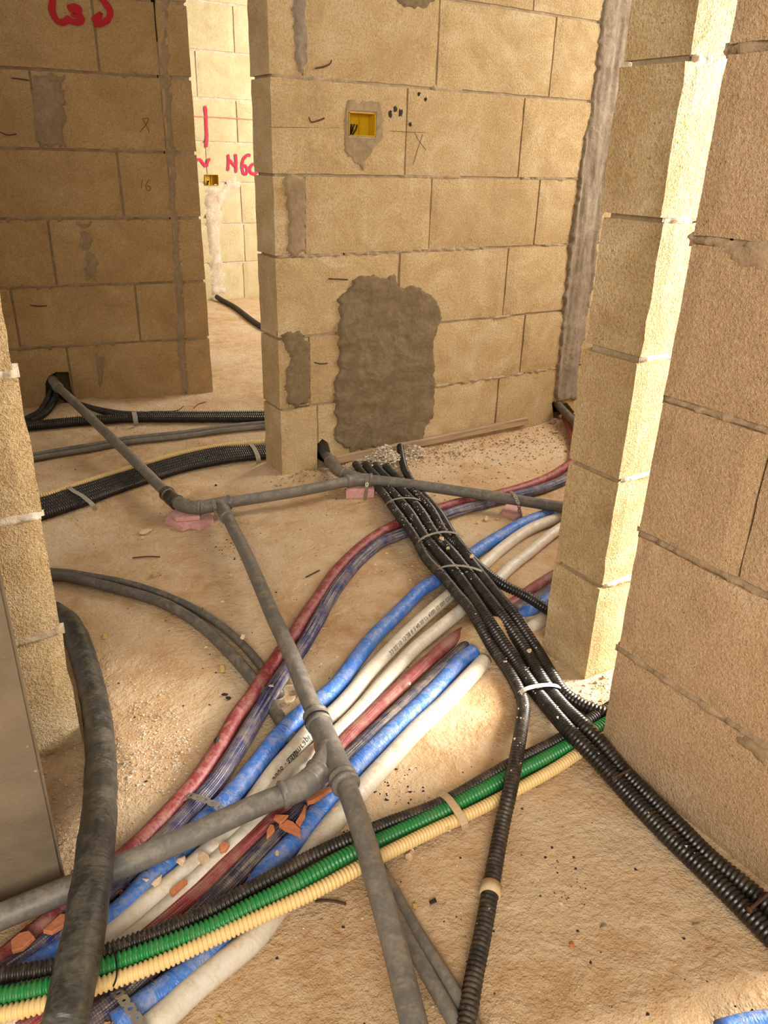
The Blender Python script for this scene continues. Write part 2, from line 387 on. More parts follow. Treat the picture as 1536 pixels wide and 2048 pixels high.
patch('mortar_patch', FC, pxpoly(FC, [(664, 880), (672, 800), (660, 770), (674, 740), (676, 600), (702, 570), (698, 556), (735, 548), (768, 556), (790, 550), (798, 570), (840, 572), (876, 600), (884, 645), (868, 680), (872, 770), (866, 830), (850, 862), (845, 888), (700, 905)]), .008, M['mortar_dark'], wc, .006, .014, .004, (6, 14), prof=lambda a, z: .004*noise.ridged_multi_fractal(Vector((a*4, z*13, 3)), 1, 2, 2, 1, 2)-.003, label='dark grey-brown trowelled mortar patch')
patch('mortar_patch', FC, pxpoly(FC, [(562, 362), (590, 344), (612, 356), (615, 420), (612, 505), (585, 515), (568, 500), (575, 440)]), .006, M['mortar_wet'], wc, .008, .014, .004, (20, 8))
patch('mortar_patch', FC, pxpoly(FC, [(560, 668), (600, 660), (622, 682), (622, 808), (575, 815), (568, 760), (575, 720)]), .006, M['mortar_dark'], wc, .008, .018, .003)
pb = pxpoly(FC, [(684, 205), (705, 196), (760, 200), (772, 240), (765, 285), (740, 310), (726, 348), (712, 330), (690, 318), (682, 270)])
patch('mortar_patch', FC, pb, .005, M['mortar_wet'], wc, .005, .012, .003, hole=(ba0, ba1, bz0, bz1))
patch('mortar_patch', FC, pxpoly(FC, [(770, -60), (785, -5), (810, 18), (850, 22), (880, -10), (890, -60)]), .004, M['mortar_dark'], wc, .01, .012, .003)
patch('mortar_patch', FC, pxpoly(FC, [(578, -80), (584, 60), (592, 130), (604, 148), (616, 120), (614, 20), (612, -80)]), .006, M['mortar_grey'], wc, .008, .012, .004, (26, 8))
patch('wall_chase', FC, pxpoly(FC, [(1214, -160), (1204, 0), (1192, 120), (1182, 200), (1164, 290), (1150, 400), (1134, 513), (1118, 690), (1108, 790), (1112, 806), (1152, 800), (1160, 720), (1176, 620), (1192, 510), (1208, 410), (1222, 335), (1244, 265), (1256, 195), (1270, 0), (1290, -160)]), .010, M['mortar_grey'], wc, .007, .012, .008, (34, 5), prof=lambda a, z: .009*abs(math.sin((a+.015*z)*31+.4))-.002, label='grey plastered conduit chase')
for z in zc[1:6]:
    for a0, a1 in ((0.02, 1.5),):
        k = a0
        while k < a1:
            L = random.uniform(.1, .32)
            if random.random() < .62: patch('mortar_smear', FC, [(k, z-.006), (k+L, z-.007), (k+L, z+.006), (k, z+.007)], .0015, M['mortar'], wc, .006, .008, .002, soft=.006)
            k += L+.01
def pencil(F, pts, parent, w=.0022, mat='pencil'): return stroke('pencil_mark', F, pts, w, M[mat], parent, .0022, 4)
pencil(FC, [(540, 254), (600, 255), (682, 256)], wc); pencil(FC, [(778, 262), (820, 264), (852, 265)], wc); pencil(FC, [(830, 266), (838, 282), (852, 300)], wc); pencil(FC, [(845, 268), (835, 300), (826, 330)], wc)
for q in ([(628, 137), (645, 134), (658, 128), (662, 120)], [(616, 234), (622, 244), (636, 241), (648, 236)], [(655, 557), (675, 558), (695, 559)], [(627, 724), (640, 727), (655, 726)]):
    stroke('wire_stub', FC, q, .006, M['rust'], wc, .006)
def blot(F, pts, parent, r, mat='tar', n=14):
    for (x, y) in pts:
        a, z = F.px(x, y); c = [(a+math.cos(t/n*2*math.pi)*r*random.uniform(.5, 1.2), z+math.sin(t/n*2*math.pi)*r*random.uniform(.5, 1.2)) for t in range(n)]
        V = [F.p(a, z, .005)] + [F.p(p[0], p[1], -.001) for p in c]
        rebase(mesh('tar_spot', V, [(0, 1+i, 1+(i+1) % n) for i in range(n)], M[mat], parent, True))
blot(FC, [(780, 228), (790, 218), (800, 226)], wc, .018); blot(FC, [(838, 188), (851, 199), (821, 248)], wc, .009)

# ---- rear left wall with the stub pier at its right end
dL = Vector((math.cos(R(-8.62)), math.sin(R(-8.62)), 0))
OL = Vector((1.2833, 3.9888, 0)) - dL*1.9
FL = Frame(OL, dL, (dL.y, -dL.x, 0))
def sL(x): return (x-OL.x)/dL.x
zl = [-.03, .298, .589, .895, 1.19, 1.505, 1.80, 2.1, 2.4, 2.65]
jl = [[.15, .706, ], [.5, 1.061], [.12, .705], [.45, 1.045], [.2, .721], [.4, 1.009], [.2, .8], [.4, 1.0], [.2, .8]]
cs = [(zl[i], zl[i+1], [sL(x) for x in jl[i]]) for i in range(9)]
wl, wlb = wall('wall_left_rear', FL, 0, 1.885, .18, cs, M['stone_shaded'], M['mortar_wet'], joint=.008, vj=.007)
CZ = [(c[0], c[1]) for c in cs]
hole = pxpoly(FL, [(91, 800), (91, 765), (98, 752), (112, 744), (137, 744), (142, 775), (150, 800)]) + [(FL.px(150, 800)[0], -.06), (FL.px(80, 810)[0], -.06)]
ha = [p[0] for p in hole]
carve(FL, hole, objs_in(wl, wlb, min(ha), max(ha), -.1, .25), .05, -.15)
FS = Frame(FL.p(1.8855, 0, .004), dL, FL.n)
cs = [(zl[i], zl[i+1], []) for i in range(9)]
ws, wsb = wall('wall_left_stub', FS, 0, .144, .19, cs, M['stone_shaded'], M['mortar'], joint=.012, endoff=[0, .004, -.002, .003, 0, .002, 0, 0, 0])
patch('mortar_patch', FL, pxpoly(FL, [(64, 150), (128, 152), (132, 290), (88, 296), (66, 280), (70, 220)]), .007, M['mortar_wet'], wl, .01, .02, .005)
patch('mortar_patch', FL, pxpoly(FL, [(318, -80), (333, -80), (352, 300), (374, 640), (378, 786), (362, 786), (350, 600), (334, 300), (320, 140)]), .006, M['mortar_wet'], wl, .012, .014, .004, (20, 6))
patch('mortar_patch', FL, pxpoly(FL, [(190, 705), (212, 715), (208, 760), (200, 790), (194, 760)]), .006, M['mortar_wet'], wl, .01, .01, .003)
patch('mortar_patch', FL, pxpoly(FL, [(150, 442), (185, 444), (200, 530), (196, 566), (170, 560), (160, 500)]), .003, M['mortar_wet'], wl, .012, .02, .003)
for z in zl[1:7]:
    k = .5
    while k < 1.85:
        L = min(random.uniform(.15, .4), 1.87-k)
        if random.random() < .6: patch('mortar_smear', FL, [(k, z-.008), (k+L, z-.008), (k+L, z+.009), (k, z+.009)], .003, M['mortar_wet'], wl, .009, .012, .003, soft=.006)
        k += L+.02
def c1(l): return [(x/2.743, y/2.743) for x, y in l]
graf = 'part of red sprayed lettering'
stroke('spray_lettering', FL, c1([(285, -90), (288, 0), (285, 60), (312, 112), (350, 122), (385, 95)]), .03, M['spray'], wl, .006, label=graf)
stroke('spray_lettering', FL, c1([(372, 52), (405, 38), (435, 50), (425, 68), (400, 76), (440, 90), (448, 112), (420, 124), (380, 112)]), .028, M['spray'], wl, .007, label=graf)
stroke('spray_lettering', FL, c1([(520, -40), (575, 15), (603, 65), (590, 108), (550, 130), (512, 126)]), .03, M['spray'], wl, .006, label=graf)
stroke('spray_lettering', FL, c1([(505, 112), (530, 90), (552, 78), (540, 105), (535, 120)]), .022, M['spray'], wl, .007, label=graf)
for q in ([(778, 652), (815, 650), (795, 690), (765, 725)], [(782, 655), (805, 690), (820, 730)], [(780, 985), (775, 1035)], [(815, 985), (800, 1020), (812, 1048), (828, 1030), (806, 1018)]):
    pencil(FL, c1(q), wl, .004)
for q in ([(22, 156), (45, 159), (58, 161)], [(0, 264), (15, 270), (33, 268)], [(60, 610), (78, 612), (94, 611)]): stroke('wire_stub', FL, q, .006, M['rust'], wl, .007)

# ---- far wall of the bright room
FF = Frame((0.6, 6.73, 0), (1, 0, 0), (0, -1, 0))
zf = [-.03] + [FF.px(470, y)[1] for y in (525, 448, 366, 286, 200, 107, 10, -90)]
cs = []
for i in range(8):
    off = FF.px(*[(487, 560), (485, 410), (482, 400), (412, 320), (474, 250), (392, 150), (467, 60), (400, -20)][i])[0]
    cs.append((zf[i], zf[i+1], sorted([off+.66*k for k in range(-4, 6)])))
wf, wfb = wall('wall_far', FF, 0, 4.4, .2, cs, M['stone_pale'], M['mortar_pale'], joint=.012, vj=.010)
CZ = [(c[0], c[1]) for c in cs]
fb = [FF.px(409, 349), FF.px(436, 349), FF.px(436, 371), FF.px(409, 371)]
fa0, fa1, fz0, fz1 = fb[0][0], fb[1][0], fb[2][1], fb[0][1]
carve(FF, [(fa0, fz0), (fa1, fz0), (fa1, fz1), (fa0, fz1)], objs_in(wf, wfb, fa0, fa1, fz0, fz1), .05, -.06)
patch('mortar_patch', FF, pxpoly(FF, [(408, 380), (436, 380), (470, 350), (480, 372), (446, 400), (440, 470), (450, 590), (424, 590), (416, 470)]), .012, M['mortar_pale'], wf, .025, .03, .012)
def c4(l): return [(380+x/8.53, 180+y/8.53) for x, y in l]
sp = M['spraypink']
stroke('spray_lettering', FF, c4([(255, 270), (270, 420), (275, 600), (285, 800), (275, 980)]), .028, sp, wf, .008, label='red sprayed arrow shaft')
stroke('spray_lettering', FF, c4([(110, 1190), (170, 1190), (220, 1250), (275, 1310)]), .026, sp, wf, .009, label='left barb of a red sprayed arrow')
stroke('spray_lettering', FF, c4([(335, 1165), (300, 1230), (280, 1310)]), .022, sp, wf, .010, label='right barb of a red sprayed arrow')
stroke('spray_lettering', FF, c4([(650, 1095), (655, 1230), (640, 1380)]), .028, sp, wf, .008, label='stem of a red sprayed letter H')
stroke('spray_lettering', FF, c4([(775, 1090), (785, 1250), (780, 1410)]), .028, sp, wf, .008, label='stem of a red sprayed letter H')
stroke('spray_lettering', FF, c4([(655, 1170), (710, 1240), (785, 1320)]), .022, sp, wf, .010, label='crossbar of a red sprayed letter H')
stroke('spray_lettering', FF, c4([(1030, 1120), (980, 1110), (910, 1180), (885, 1300), (905, 1410), (950, 1430), (975, 1370), (950, 1300), (905, 1290)]), .026, sp, wf, .008, label='red sprayed figure 6')
stroke('spray_lettering', FF, c4([(1120, 1260), (1060, 1270), (1020, 1330), (1030, 1400), (1090, 1430), (1150, 1380), (1120, 1260)]), .026, sp, wf, .009, label='red sprayed figure 0')
stroke('laser_line', FF, [(384, 233), (440, 235), (498, 239), (560, 243)], .008, M['redline'], wf, .006)  # laser light drawn as a thin coloured ribbon

# ---- right wall beside the camera
FR = Frame((1.150, 0.872, 0), (0, -1, 0), (-1, 0, 0))
jr = [[.30], [.56], [FR.px(1500, 1050)[0]], [.50], [.28], [.52], [.28], [.5], [.28]]
zr = [-.03] + [.272*k for k in range(1, 10)]
cs = [(zr[i], zr[i+1], jr[i] if i != 0 else []) for i in range(9)]
wr, wrb = wall('wall_right', FR, 0, .56, .2, cs, M['stone_right'], M['mortar_pink'], joint=.010, vj=.0005, jit=.003)
for i, z in enumerate(zr[1:7]):
    patch('mortar_smear', FR, [(-.002, z-.008), (.1, z-.007), (.24, z-.010), (.4, z-.008), (.555, z-.008), (.555, z+.008), (.4, z+.006), (.2, z+.007), (-.002, z+.006)], .0012, M['mortar_pink'], wr, .005, .007, .0015, soft=.006)
patch('mortar_patch', FR, pxpoly(FR, [(1462, 1470), (1500, 1470), (1536, 1500), (1536, 1545), (1500, 1510), (1470, 1490)]), .0015, M['mortar_wet'], wr, .006, .008, .002)
patch('mortar_patch', FR, pxpoly(FR, [(1425, 490), (1536, 470), (1536, 560), (1500, 545), (1440, 510)]), .0015, M['mortar_pink'], wr, .008, .012, .002)
# lumps of mortar squeezed out along the lit corner of the right wall
for z, k in ((.275, .010), (.545, .012), (.815, .012), (1.09, .022), (1.36, .018), (1.24, .008)):
    V = []; n = 6
    for a in range(3):
        for q in range(n):
            an = q/n*2*math.pi; rr_ = (.014, .009, .002)[a]*(1+.3*noise.noise(Vector((z*31, q, a))))
            V.append(FR.p(-(-.006, k*.5, k)[a], z+rr_*math.sin(an), -.02+rr_*math.cos(an)))
    fs = [(a*n+q, a*n+(q+1) % n, (a+1)*n+(q+1) % n, (a+1)*n+q) for a in range(2) for q in range(n)] + [tuple(range(2*n, 3*n))]
    rebase(mesh('mortar_lump', V, fs, M['mortar_pale'], wr, True))

# ---- right rear pillar (end of a wall running away to the right)
FP = Frame((1.303, 1.062, 0), (1, 0, 0), (0, -1, 0))
zp = [-.03] + [.275*k for k in range(1, 10)]
eo = [0, .003, .002, .006, -.004, .005, .003, 0, 0]
cs = [(zp[i], zp[i+1], [.45 if i % 2 else .25, 1.0 if i % 2 else .8, 1.56 if i % 2 else 1.36, 2.1 if i % 2 else 1.9]) for i in range(9)]
wp, wpb = wall('wall_right_rear', FP, 0, 2.5, .156, cs, M['stone'], M['mortar'], joint=.006, vj=.004, inset=.013, endoff=eo, jit=.004)
for i, z in enumerate(zp[1:6]):
    patch('mortar_smear', FP, [(.02, z-.008), (.2, z-.008), (.2, z+.008), (.02, z+.008)], .002, M['mortar_pale'], wp, .006, .008, .002, soft=.006)

# ---- left front pier and the concrete column in front of it
FJ = Frame((0.167, 1.46, 0), (-1, 0, 0), (0, -1, 0))
zj = [-.03, .30, .561, .838, 1.085, 1.36, 1.64, 1.92, 2.2, 2.48]
cs = [(zj[i], zj[i+1], [.36 if i % 2 else .22]) for i in range(9)]
wj, wjb = wall('wall_left_front', FJ, 0, .8, .16, cs, M['stone'], M['mortar_pale'], joint=.010, vj=.005, endoff=[0, .003, -.002, .004, 0, .003, 0, 0, 0], jit=.004, inset=.011)
for z, zz in ((zj[1], 'mortar'), (zj[2], 'mortar_pale'), (zj[3], 'mortar_pale'), (zj[4], 'mortar_pale')):
    patch('mortar_smear', FJ, [(.003, z-.009), (.14, z-.010), (.14, z+.010), (.003, z+.010)], .005, M[zz], wj, .006, .006, .004, soft=.006)
col = structure(box('concrete_column', (-.7, 1.10, -.05), (.058, 1.2, 2.48), M['concrete'], bev=.006)); col.name = 'wall_left_concrete'

# ---------------------------------------------------------------- floor
mounds = [(1.62, 2.60, .12, .03), (1.80, 2.60, .07, .02), (1.33, 1.34, .06, .012), (1.245, 1.30, .05, .010), (1.36, 1.0, .1, .012), (.2, 1.42, .12, .010), (.98, 1.33, .0001, 0), (1.21, 2.74, .12, .012), (.72, 4.0, .15, .03),
          (2.74, 2.60, .12, .03), (1.33, 2.60, .07, .02), (1.14, .8, .06, .004), (.9, 3.9, .3, .004), (2.3, 2.60, .3, .010), (1.9, 2.62, .25, .012)]
sunk = [at(975, 1277), at(1000, 1290), at(955, 1268), at(940, 1290), at(985, 1262), at(1010, 1275)]
def fz(x, y):
    h = .0035*noise.noise(Vector((x*3, y*3, 0)))+.0022*noise.noise(Vector((x*11, y*11, 5)))
    if y < 4.2 and x < 3.1: h += .0013*noise.noise(Vector((x*40, y*40, 9)))
    for mx, my, r, hh in mounds:
        d2 = (x-mx)**2+(y-my)**2
        if d2 < 9*r*r: h += hh*math.exp(-d2/(r*r))*(1+.5*noise.noise(Vector((x*30, y*30, 2))))
    for s_ in sunk:
        d2 = (x-s_.x)**2+(y-s_.y)**2
        if d2 < .02: h += .017*math.exp(-d2/.0028)
    return h
def grid(name, x0, x1, y0, y1, res, mat, parent=None):
    nx = int((x1-x0)/res); ny = int((y1-y0)/res); V = []; fc = []
    for j in range(ny+1):
        for i in range(nx+1):
            x = x0+(x1-x0)*i/nx; y = y0+(y1-y0)*j/ny; V.append((x, y, fz(x, y)))
    for j in range(ny):
        for i in range(nx): k = j*(nx+1)+i; fc.append((k, k+1, k+nx+2, k+nx+1))
    return mesh(name, V, fc, mat, parent, True)
fl = structure(grid('floor', -.9, 3.9, .1, 2.9, .0135, M['floor']))
fl2 = structure(grid('floor_rear', -.9, 5.2, 2.9, 6.9, .045, M['floor'])); fl2.parent = fl
fl3 = structure(mesh('floor_front', [(-4, -4, -.002), (4.5, -4, -.002), (4.5, .1, 0), (-4, .1, 0)], [(0, 1, 2, 3)], M['floor'])); fl3.parent = fl
for k in (fl2, fl3): k.name = 'floor_area'

# ---------------------------------------------------------------- tubes
def smooth_path(P, step):
    P = [Vector(p) for p in P]; Q = []
    for i in range(len(P)-1):
        p0 = P[max(0, i-1)] if i else P[0]*2-P[1]; p1 = P[i]; p2 = P[i+1]; p3 = P[i+2] if i+2 < len(P) else P[-1]*2-P[-2]
        n = max(2, int((p2-p1).length/.006))
        for k in range(n):
            t = k/n; Q.append(.5*((2*p1)+(-p0+p2)*t+(2*p0-5*p1+4*p2-p3)*t*t+(-p0+3*p1-3*p2+p3)*t**3))
    Q.append(P[-1])
    for _ in range(6): Q = [Q[0]]+[(Q[i-1]+Q[i]*2+Q[i+1])/4 for i in range(1, len(Q)-1)]+[Q[-1]]
    # arc-length resample
    S_ = [0]
    for a, b in zip(Q, Q[1:]): S_.append(S_[-1]+(b-a).length)
    n = max(2, int(S_[-1]/step)); out = []; j = 0
    for k in range(n+1):
        s = S_[-1]*k/n
        while j < len(S_)-2 and S_[j+1] < s: j += 1
        t = (s-S_[j])/max(1e-9, S_[j+1]-S_[j]); out.append(Q[j].lerp(Q[j+1], t))
    return out, S_[-1]/n
def frames(Q):
    T = [(Q[min(i+1, len(Q)-1)]-Q[max(i-1, 0)]).normalized() for i in range(len(Q))]; A = []
    for t in T:
        a = t.cross(Vector((0, 0, 1)))
        if a.length < .05: a = A[-1][0] if A else Vector((1, 0, 0))
        a = (a - t*a.dot(t)).normalized(); A.append((a, a.cross(t)*1.0))
    return T, A
def tube(name, P, r, mat, parent=None, seg=14, step=.012, prof=None, wob=0.0, raw=False, flat=1.0):
    """prof(i) -> radius factor per ring. returns object; stores its path for later use"""
    Q, st = (P, step) if raw else smooth_path(P, step)
    T, A = frames(Q); V = []; fc = []; sd = random.uniform(0, 99); n = len(Q); uv = []
    for i, q in enumerate(Q):
        a, b = A[i]; rr_ = r*(prof(i) if prof else 1)
        for k in range(seg):
            an = 2*math.pi*k/seg; w = 1+wob*noise.noise(Vector((i*step*22+sd, math.cos(an)*1.2, math.sin(an)*1.2)))
            V.append(q+(a*math.cos(an)+b*math.sin(an)*flat)*rr_*w)
    for i in range(n-1):
        for k in range(seg):
            fc.append((i*seg+k, i*seg+(k+1) % seg, (i+1)*seg+(k+1) % seg, (i+1)*seg+k)); uv.append((k/seg, (k+1)/seg, i*step, (i+1)*step))
    c0 = len(V); V.append(Q[0]); V.append(Q[-1])
    for k in range(seg): fc.append((c0, (k+1) % seg, k)); fc.append((c0+1, (n-1)*seg+k, (n-1)*seg+(k+1) % seg))
    o = mesh(name, V, fc, mat, parent, True); lay = o.data.uv_layers.new(name='UVMap'); li = 0
    D = lay.data
    for u0, u1, v0, v1 in uv:
        D[li].uv = (u0, v0); D[li+1].uv = (u1, v0); D[li+2].uv = (u1, v1); D[li+3].uv = (u0, v1); li += 4
    o.data.validate()
    if parent is None: rebase(o)
    PATH[o.name] = (Q, T, A, r)
    return o
PATH = {}
def corr(name, P, r, mat, parent=None, pitch=.0092, seg=16, deep=.22):
    pf = (.97, 1, 1, 1-deep, 1-deep)
    return tube(name, P, r, mat, parent, seg, pitch/5, lambda i: pf[i % 5])
def pp(l):                        # list of (px, py, axis height)
    return [at(x, y, z) for x, y, z in l]
def zl_(l, zs):                   # spread heights over a pixel list
    n = len(l)
    out = []
    for i, (x, y) in enumerate(l):
        t = i/(n-1)
        for (t0, z0), (t1, z1) in zip(zs, zs[1:]):
            if t0 <= t <= t1: out.append((x, y, z0+(z1-z0)*(t-t0)/(t1-t0))); break
    return pp(out)
G1 = 'first run of insulated pipes across the floor'
red1 = tube('insulated_pipe', pp([(1124, 822, .05), (1137, 848, .04), (1148, 885, .024), (1145, 919, .02), (1122, 940, .02), (1081, 962, .02), (1018, 983, .02), (935, 1002, .02), (885, 1015, .02), (793, 1050, .02), (747, 1075, .02), (702, 1112, .02), (664, 1154, .02), (639, 1192, .02), (610, 1233, .02), (585, 1275, .02), (565, 1301, .02), (532, 1349, .02), (500, 1398, .02), (474, 1432, .02), (437, 1496, .02), (394, 1562, .02), (346, 1617, .02), (284, 1682, .02), (242, 1720, .02), (170, 1785, .02), (90, 1850, .02), (12, 1915, .02), (-60, 1975, .02)]), .0185, M['red'], wob=.04)
tag(red1, 'long dark red pipe curving from the wall corner, left of the navy striped one', 'pipe', G1)
navy1 = tube('insulated_pipe', pp([(1175, 915, .02), (1143, 950, .02), (1102, 971, .02), (1039, 990, .02), (960, 1010, .02), (893, 1029, .02), (810, 1065, .02), (760, 1086, .02), (718, 1121, .02), (685, 1160, .02), (660, 1196, .02), (635, 1242, .02), (606, 1292, .02), (577, 1333, .02), (545, 1382, .02), (516, 1430, .02), (474, 1500, .02), (430, 1567, .02), (383, 1620, .02), (330, 1677, .02), (250, 1750, .02), (170, 1820, .02), (98, 1887, .02), (49, 1923, .02), (-20, 1970, .02)]), .0195, M['navy'], wob=.03)
tag(navy1, 'long navy pipe with pale stripes between the dark red and long blue pipes', 'pipe', G1)
blue1 = tube('insulated_pipe', pp([(1190, 990, .022), (1131, 1012, .022), (1093, 1029, .022), (1039, 1050, .022), (993, 1077, .022), (956, 1100, .022), (877, 1158, .022), (843, 1179, .022), (818, 1204, .022), (785, 1237, .022), (747, 1275, .022), (710, 1322, .022), (682, 1361, .022), (654, 1390, .022), (601, 1430, .022), (561, 1470, .022), (525, 1515, .022), (484, 1567, .022), (444, 1612, .022), (404, 1650, .022), (323, 1738, .022), (283, 1780, .022), (230, 1835, .022), (160, 1880, .022), (105, 1915, .022), (30, 1965, .022), (-50, 2020, .022)]), .0215, M['blue'], wob=.06)
tag(blue1, 'longest bright blue wrapped pipe, between the navy striped pipe and the lettered white pipe', 'pipe', G1)
w1 = tube('insulated_pipe', pp([(1180, 1005, .02), (1122, 1033, .02), (1060, 1058, .02), (1010, 1092, .02), (972, 1125, .02), (897, 1192, .02), (868, 1217, .02), (831, 1250, .02), (793, 1287, .02), (738, 1345, .02), (706, 1385, .02), (670, 1424, .02), (621, 1462, .02), (589, 1499, .02), (553, 1539, .02), (517, 1590, .02), (464, 1665, .02), (424, 1699, .02), (363, 1752, .02), (303, 1800, .02), (242, 1853, .02), (205, 1882, .02), (130, 1935, .02), (40, 1990, .02), (-40, 2045, .02)]), .0195, M['white'], wob=.02)
tag(w1, 'long white pipe with black printed lettering, directly right of the longest blue pipe', 'pipe', G1)
w2 = tube('insulated_pipe', pp([(1180, 1025, .02), (1118, 1058, .02), (1060, 1104, .02), (1018, 1137, .02), (993, 1162, .02), (922, 1221, .02), (872, 1262, .02), (827, 1300, .02), (763, 1370, .02), (722, 1418, .02), (674, 1466, .02), (613, 1519, .02), (569, 1562, .02), (533, 1610, .02), (505, 1655, .02), (464, 1695, .02), (424, 1732, .02), (384, 1772, .02), (343, 1812, .02), (283, 1865, .02), (200, 1930, .02), (100, 2000, .02), (0, 2060, .02)]), .0185, M['white'], wob=.02)
tag(w2, 'long plain white pipe between the lettered white pipe and the short red pipe', 'pipe', G1)
G2 = 'second run of insulated pipes rising from the screed'
S_ = .001
red2 = tube('insulated_pipe', pp([(1150, 1122, .02), (1116, 1146, .014), (1094, 1159, .008), (1059, 1182, .004), (1028, 1205, .0), (985, 1232, S_), (943, 1256, S_), (918, 1271, .002), (902, 1283, .014), (872, 1308, .019), (827, 1349, .02), (779, 1394, .02), (730, 1442, .02), (686, 1487, .02), (645, 1550, .02), (601, 1604, .02), (561, 1632, .02), (520, 1668, .02), (484, 1703, .02), (444, 1740, .02), (404, 1780, .02), (363, 1815, .02), (323, 1849, .02), (230, 1925, .02), (130, 2000, .02), (40, 2068, .02)]), .0175, M['redbraid'], wob=.02)
tag(red2, 'pinkish red braided pipe surfacing left of the short navy striped pipe', 'pipe', G2)
navy2 = tube('insulated_pipe', pp([(1150, 1150, .02), (1105, 1178, .008), (1071, 1200, .004), (1041, 1216, 0), (1000, 1250, S_), (960, 1280, S_), (930, 1296, .004), (908, 1317, .015), (868, 1355, .02), (819, 1400, .02), (771, 1444, .02), (722, 1491, .02), (680, 1533, .02), (633, 1590, .02), (585, 1638, .02), (541, 1682, .02), (492, 1733, .02), (440, 1788, .02), (375, 1852, .02), (310, 1925, .02), (250, 1985, .02), (194, 2030, .02), (150, 2062, .02)]), .0185, M['navydark'], wob=.02)
tag(navy2, 'short dark navy striped pipe between the pinkish red braided pipe and the short blue pipe', 'pipe', G2)
blue2 = tube('insulated_pipe', pp([(947, 1304, .016), (918, 1325, .019), (868, 1382, .022), (819, 1430, .022), (763, 1483, .022), (714, 1531, .022), (670, 1585, .022), (625, 1640, .022), (585, 1690, .022), (540, 1735, .022), (495, 1800, .022), (450, 1870, .022), (404, 1922, .022), (343, 1970, .022), (291, 2006, .022), (230, 2052, .022)]), .021, M['blue'], wob=.05)
tag(blue2, 'short bright blue pipe with an open end beside the black bundle', 'pipe', G2)
blue3 = tube('insulated_pipe', pp([(1150, 1172, .018), (1100, 1198, .010), (1069, 1216, .006), (1046, 1230, 0), (1015, 1248, -.012)]), .021, M['blue'], wob=.05)
tag(blue3, 'stub of blue pipe half sunk in the screed at the foot of the right pillar', 'pipe')
w3 = tube('insulated_pipe', pp([(968, 1322, .0), (950, 1342, .014), (924, 1370, .02), (884, 1412, .021), (835, 1458, .021), (779, 1519, .021), (738, 1563, .021), (700, 1606, .021), (664, 1648, .021), (630, 1695, .021), (580, 1775, .021), (525, 1857, .021), (488, 1895, .021), (444, 1930, .021), (384, 1980, .021), (331, 2030, .021), (290, 2066, .021)]), .021, M['white'], wob=.02)
tag(w3, 'rightmost white pipe, dusty and unlettered, beside the short blue pipe', 'pipe', G2)
w4 = tube('insulated_pipe', pp([(1150, 1200, .02), (1096, 1232, .012), (1073, 1248, .008), (1055, 1262, .0), (1030, 1280, -.012)]), .02, M['white'], wob=.02)
tag(w4, 'stub of white pipe half sunk in the screed at the foot of the right pillar', 'pipe')

# lettering printed along the white pipe
def print_on(o, parent, text, s_start, size, ang, label=None):
    cu = bpy.data.curves.new('t', 'FONT'); cu.body = text; cu.size = size; cu.space_character = 1.15
    t = bpy.data.objects.new('t', cu); COL.objects.link(t); bpy.context.view_layer.update()
    me = bpy.data.meshes.new_from_object(t.evaluated_get(bpy.context.evaluated_depsgraph_get())); bpy.data.objects.remove(t)
    bm = bmesh.new(); bm.from_mesh(me); bmesh.ops.triangulate(bm, faces=bm.faces); bmesh.ops.subdivide_edges(bm, edges=[e for e in bm.edges if e.calc_length() > .006], cuts=2); bm.to_mesh(me); bm.free()
    Q, T, A, r = PATH[o.name]; st = (Q[1]-Q[0]).length
    for v in me.vertices:
        s = (s_start-v.co.x)/st; i = max(0, min(len(Q)-2, int(s))); f = s-i; q = Q[i].lerp(Q[i+1], f); a, b = A[i]
        an = ang+(v.co.y/r); v.co = q+(a*math.cos(an)+b*math.sin(an))*(r*1.035)
    me.materials.clear(); k = link('printed_text', me, M['ink']); k.parent = parent; k.matrix_parent_inverse = Matrix.Translation(-parent.location)
    return k
def arc_of(o, px, py, z):
    Q = PATH[o.name][0]; p = at(px, py, z); i = min(range(len(Q)), key=lambda k: (Q[k]-p).length); return i*(Q[1]-Q[0]).length
print_on(w1, w1, 'a3umrapi', arc_of(w1, 565, 1527, .02), .021, -.9+math.pi)
print_on(w1, w1, '3008 - 000', arc_of(w1, 535, 1563, .02), .019, -.9+math.pi)
print_on(w1, w1, '23.02.10 15:28 8 3.40.30.17 4300 12 000 0304 83 3900 000 100', arc_of(w1, 772, 1310, .02), .016, -.9+math.pi)

# ---- corrugated conduits: black bundle from the wall
GB = 'black conduits strapped in a bundle'
b1 = [(711, 928), (730, 952), (760, 979), (793, 1025), (827, 1071), (852, 1117), (885, 1152), (914, 1187), (938, 1215), (959, 1250), (984, 1294), (1012, 1335), (1034, 1372), (1047, 1410), (1043, 1453), (1034, 1507), (1020, 1581), (1005, 1647), (992, 1717), (980, 1785), (965, 1871), (949, 1949), (936, 2027), (928, 2075)]
h1 = [.03, .03, .035, .055, .058, .045, .057, .06, .06, .052, .03, .019, .019, .022, .035, .046, .046, .026, .019, .019, .019, .019, .019, .019]
B1 = corr('corrugated_conduit', pp([(x, y, z) for (x, y), z in zip(b1, h1)]), .0155, M['blackdust'])
tag(B1, 'thin black corrugated conduit leaving the bundle straight down the middle, cream tape on it', 'conduit', GB)
b2 = [(730, 930), (750, 952), (778, 979), (818, 1025), (847, 1071), (877, 1108), (914, 1150), (946, 1196), (975, 1240), (1007, 1289), (1037, 1332), (1062, 1370), (1085, 1400), (1114, 1435), (1145, 1470), (1184, 1509), (1242, 1573), (1301, 1636), (1359, 1694), (1417, 1749), (1476, 1807), (1530, 1862), (1580, 1912)]
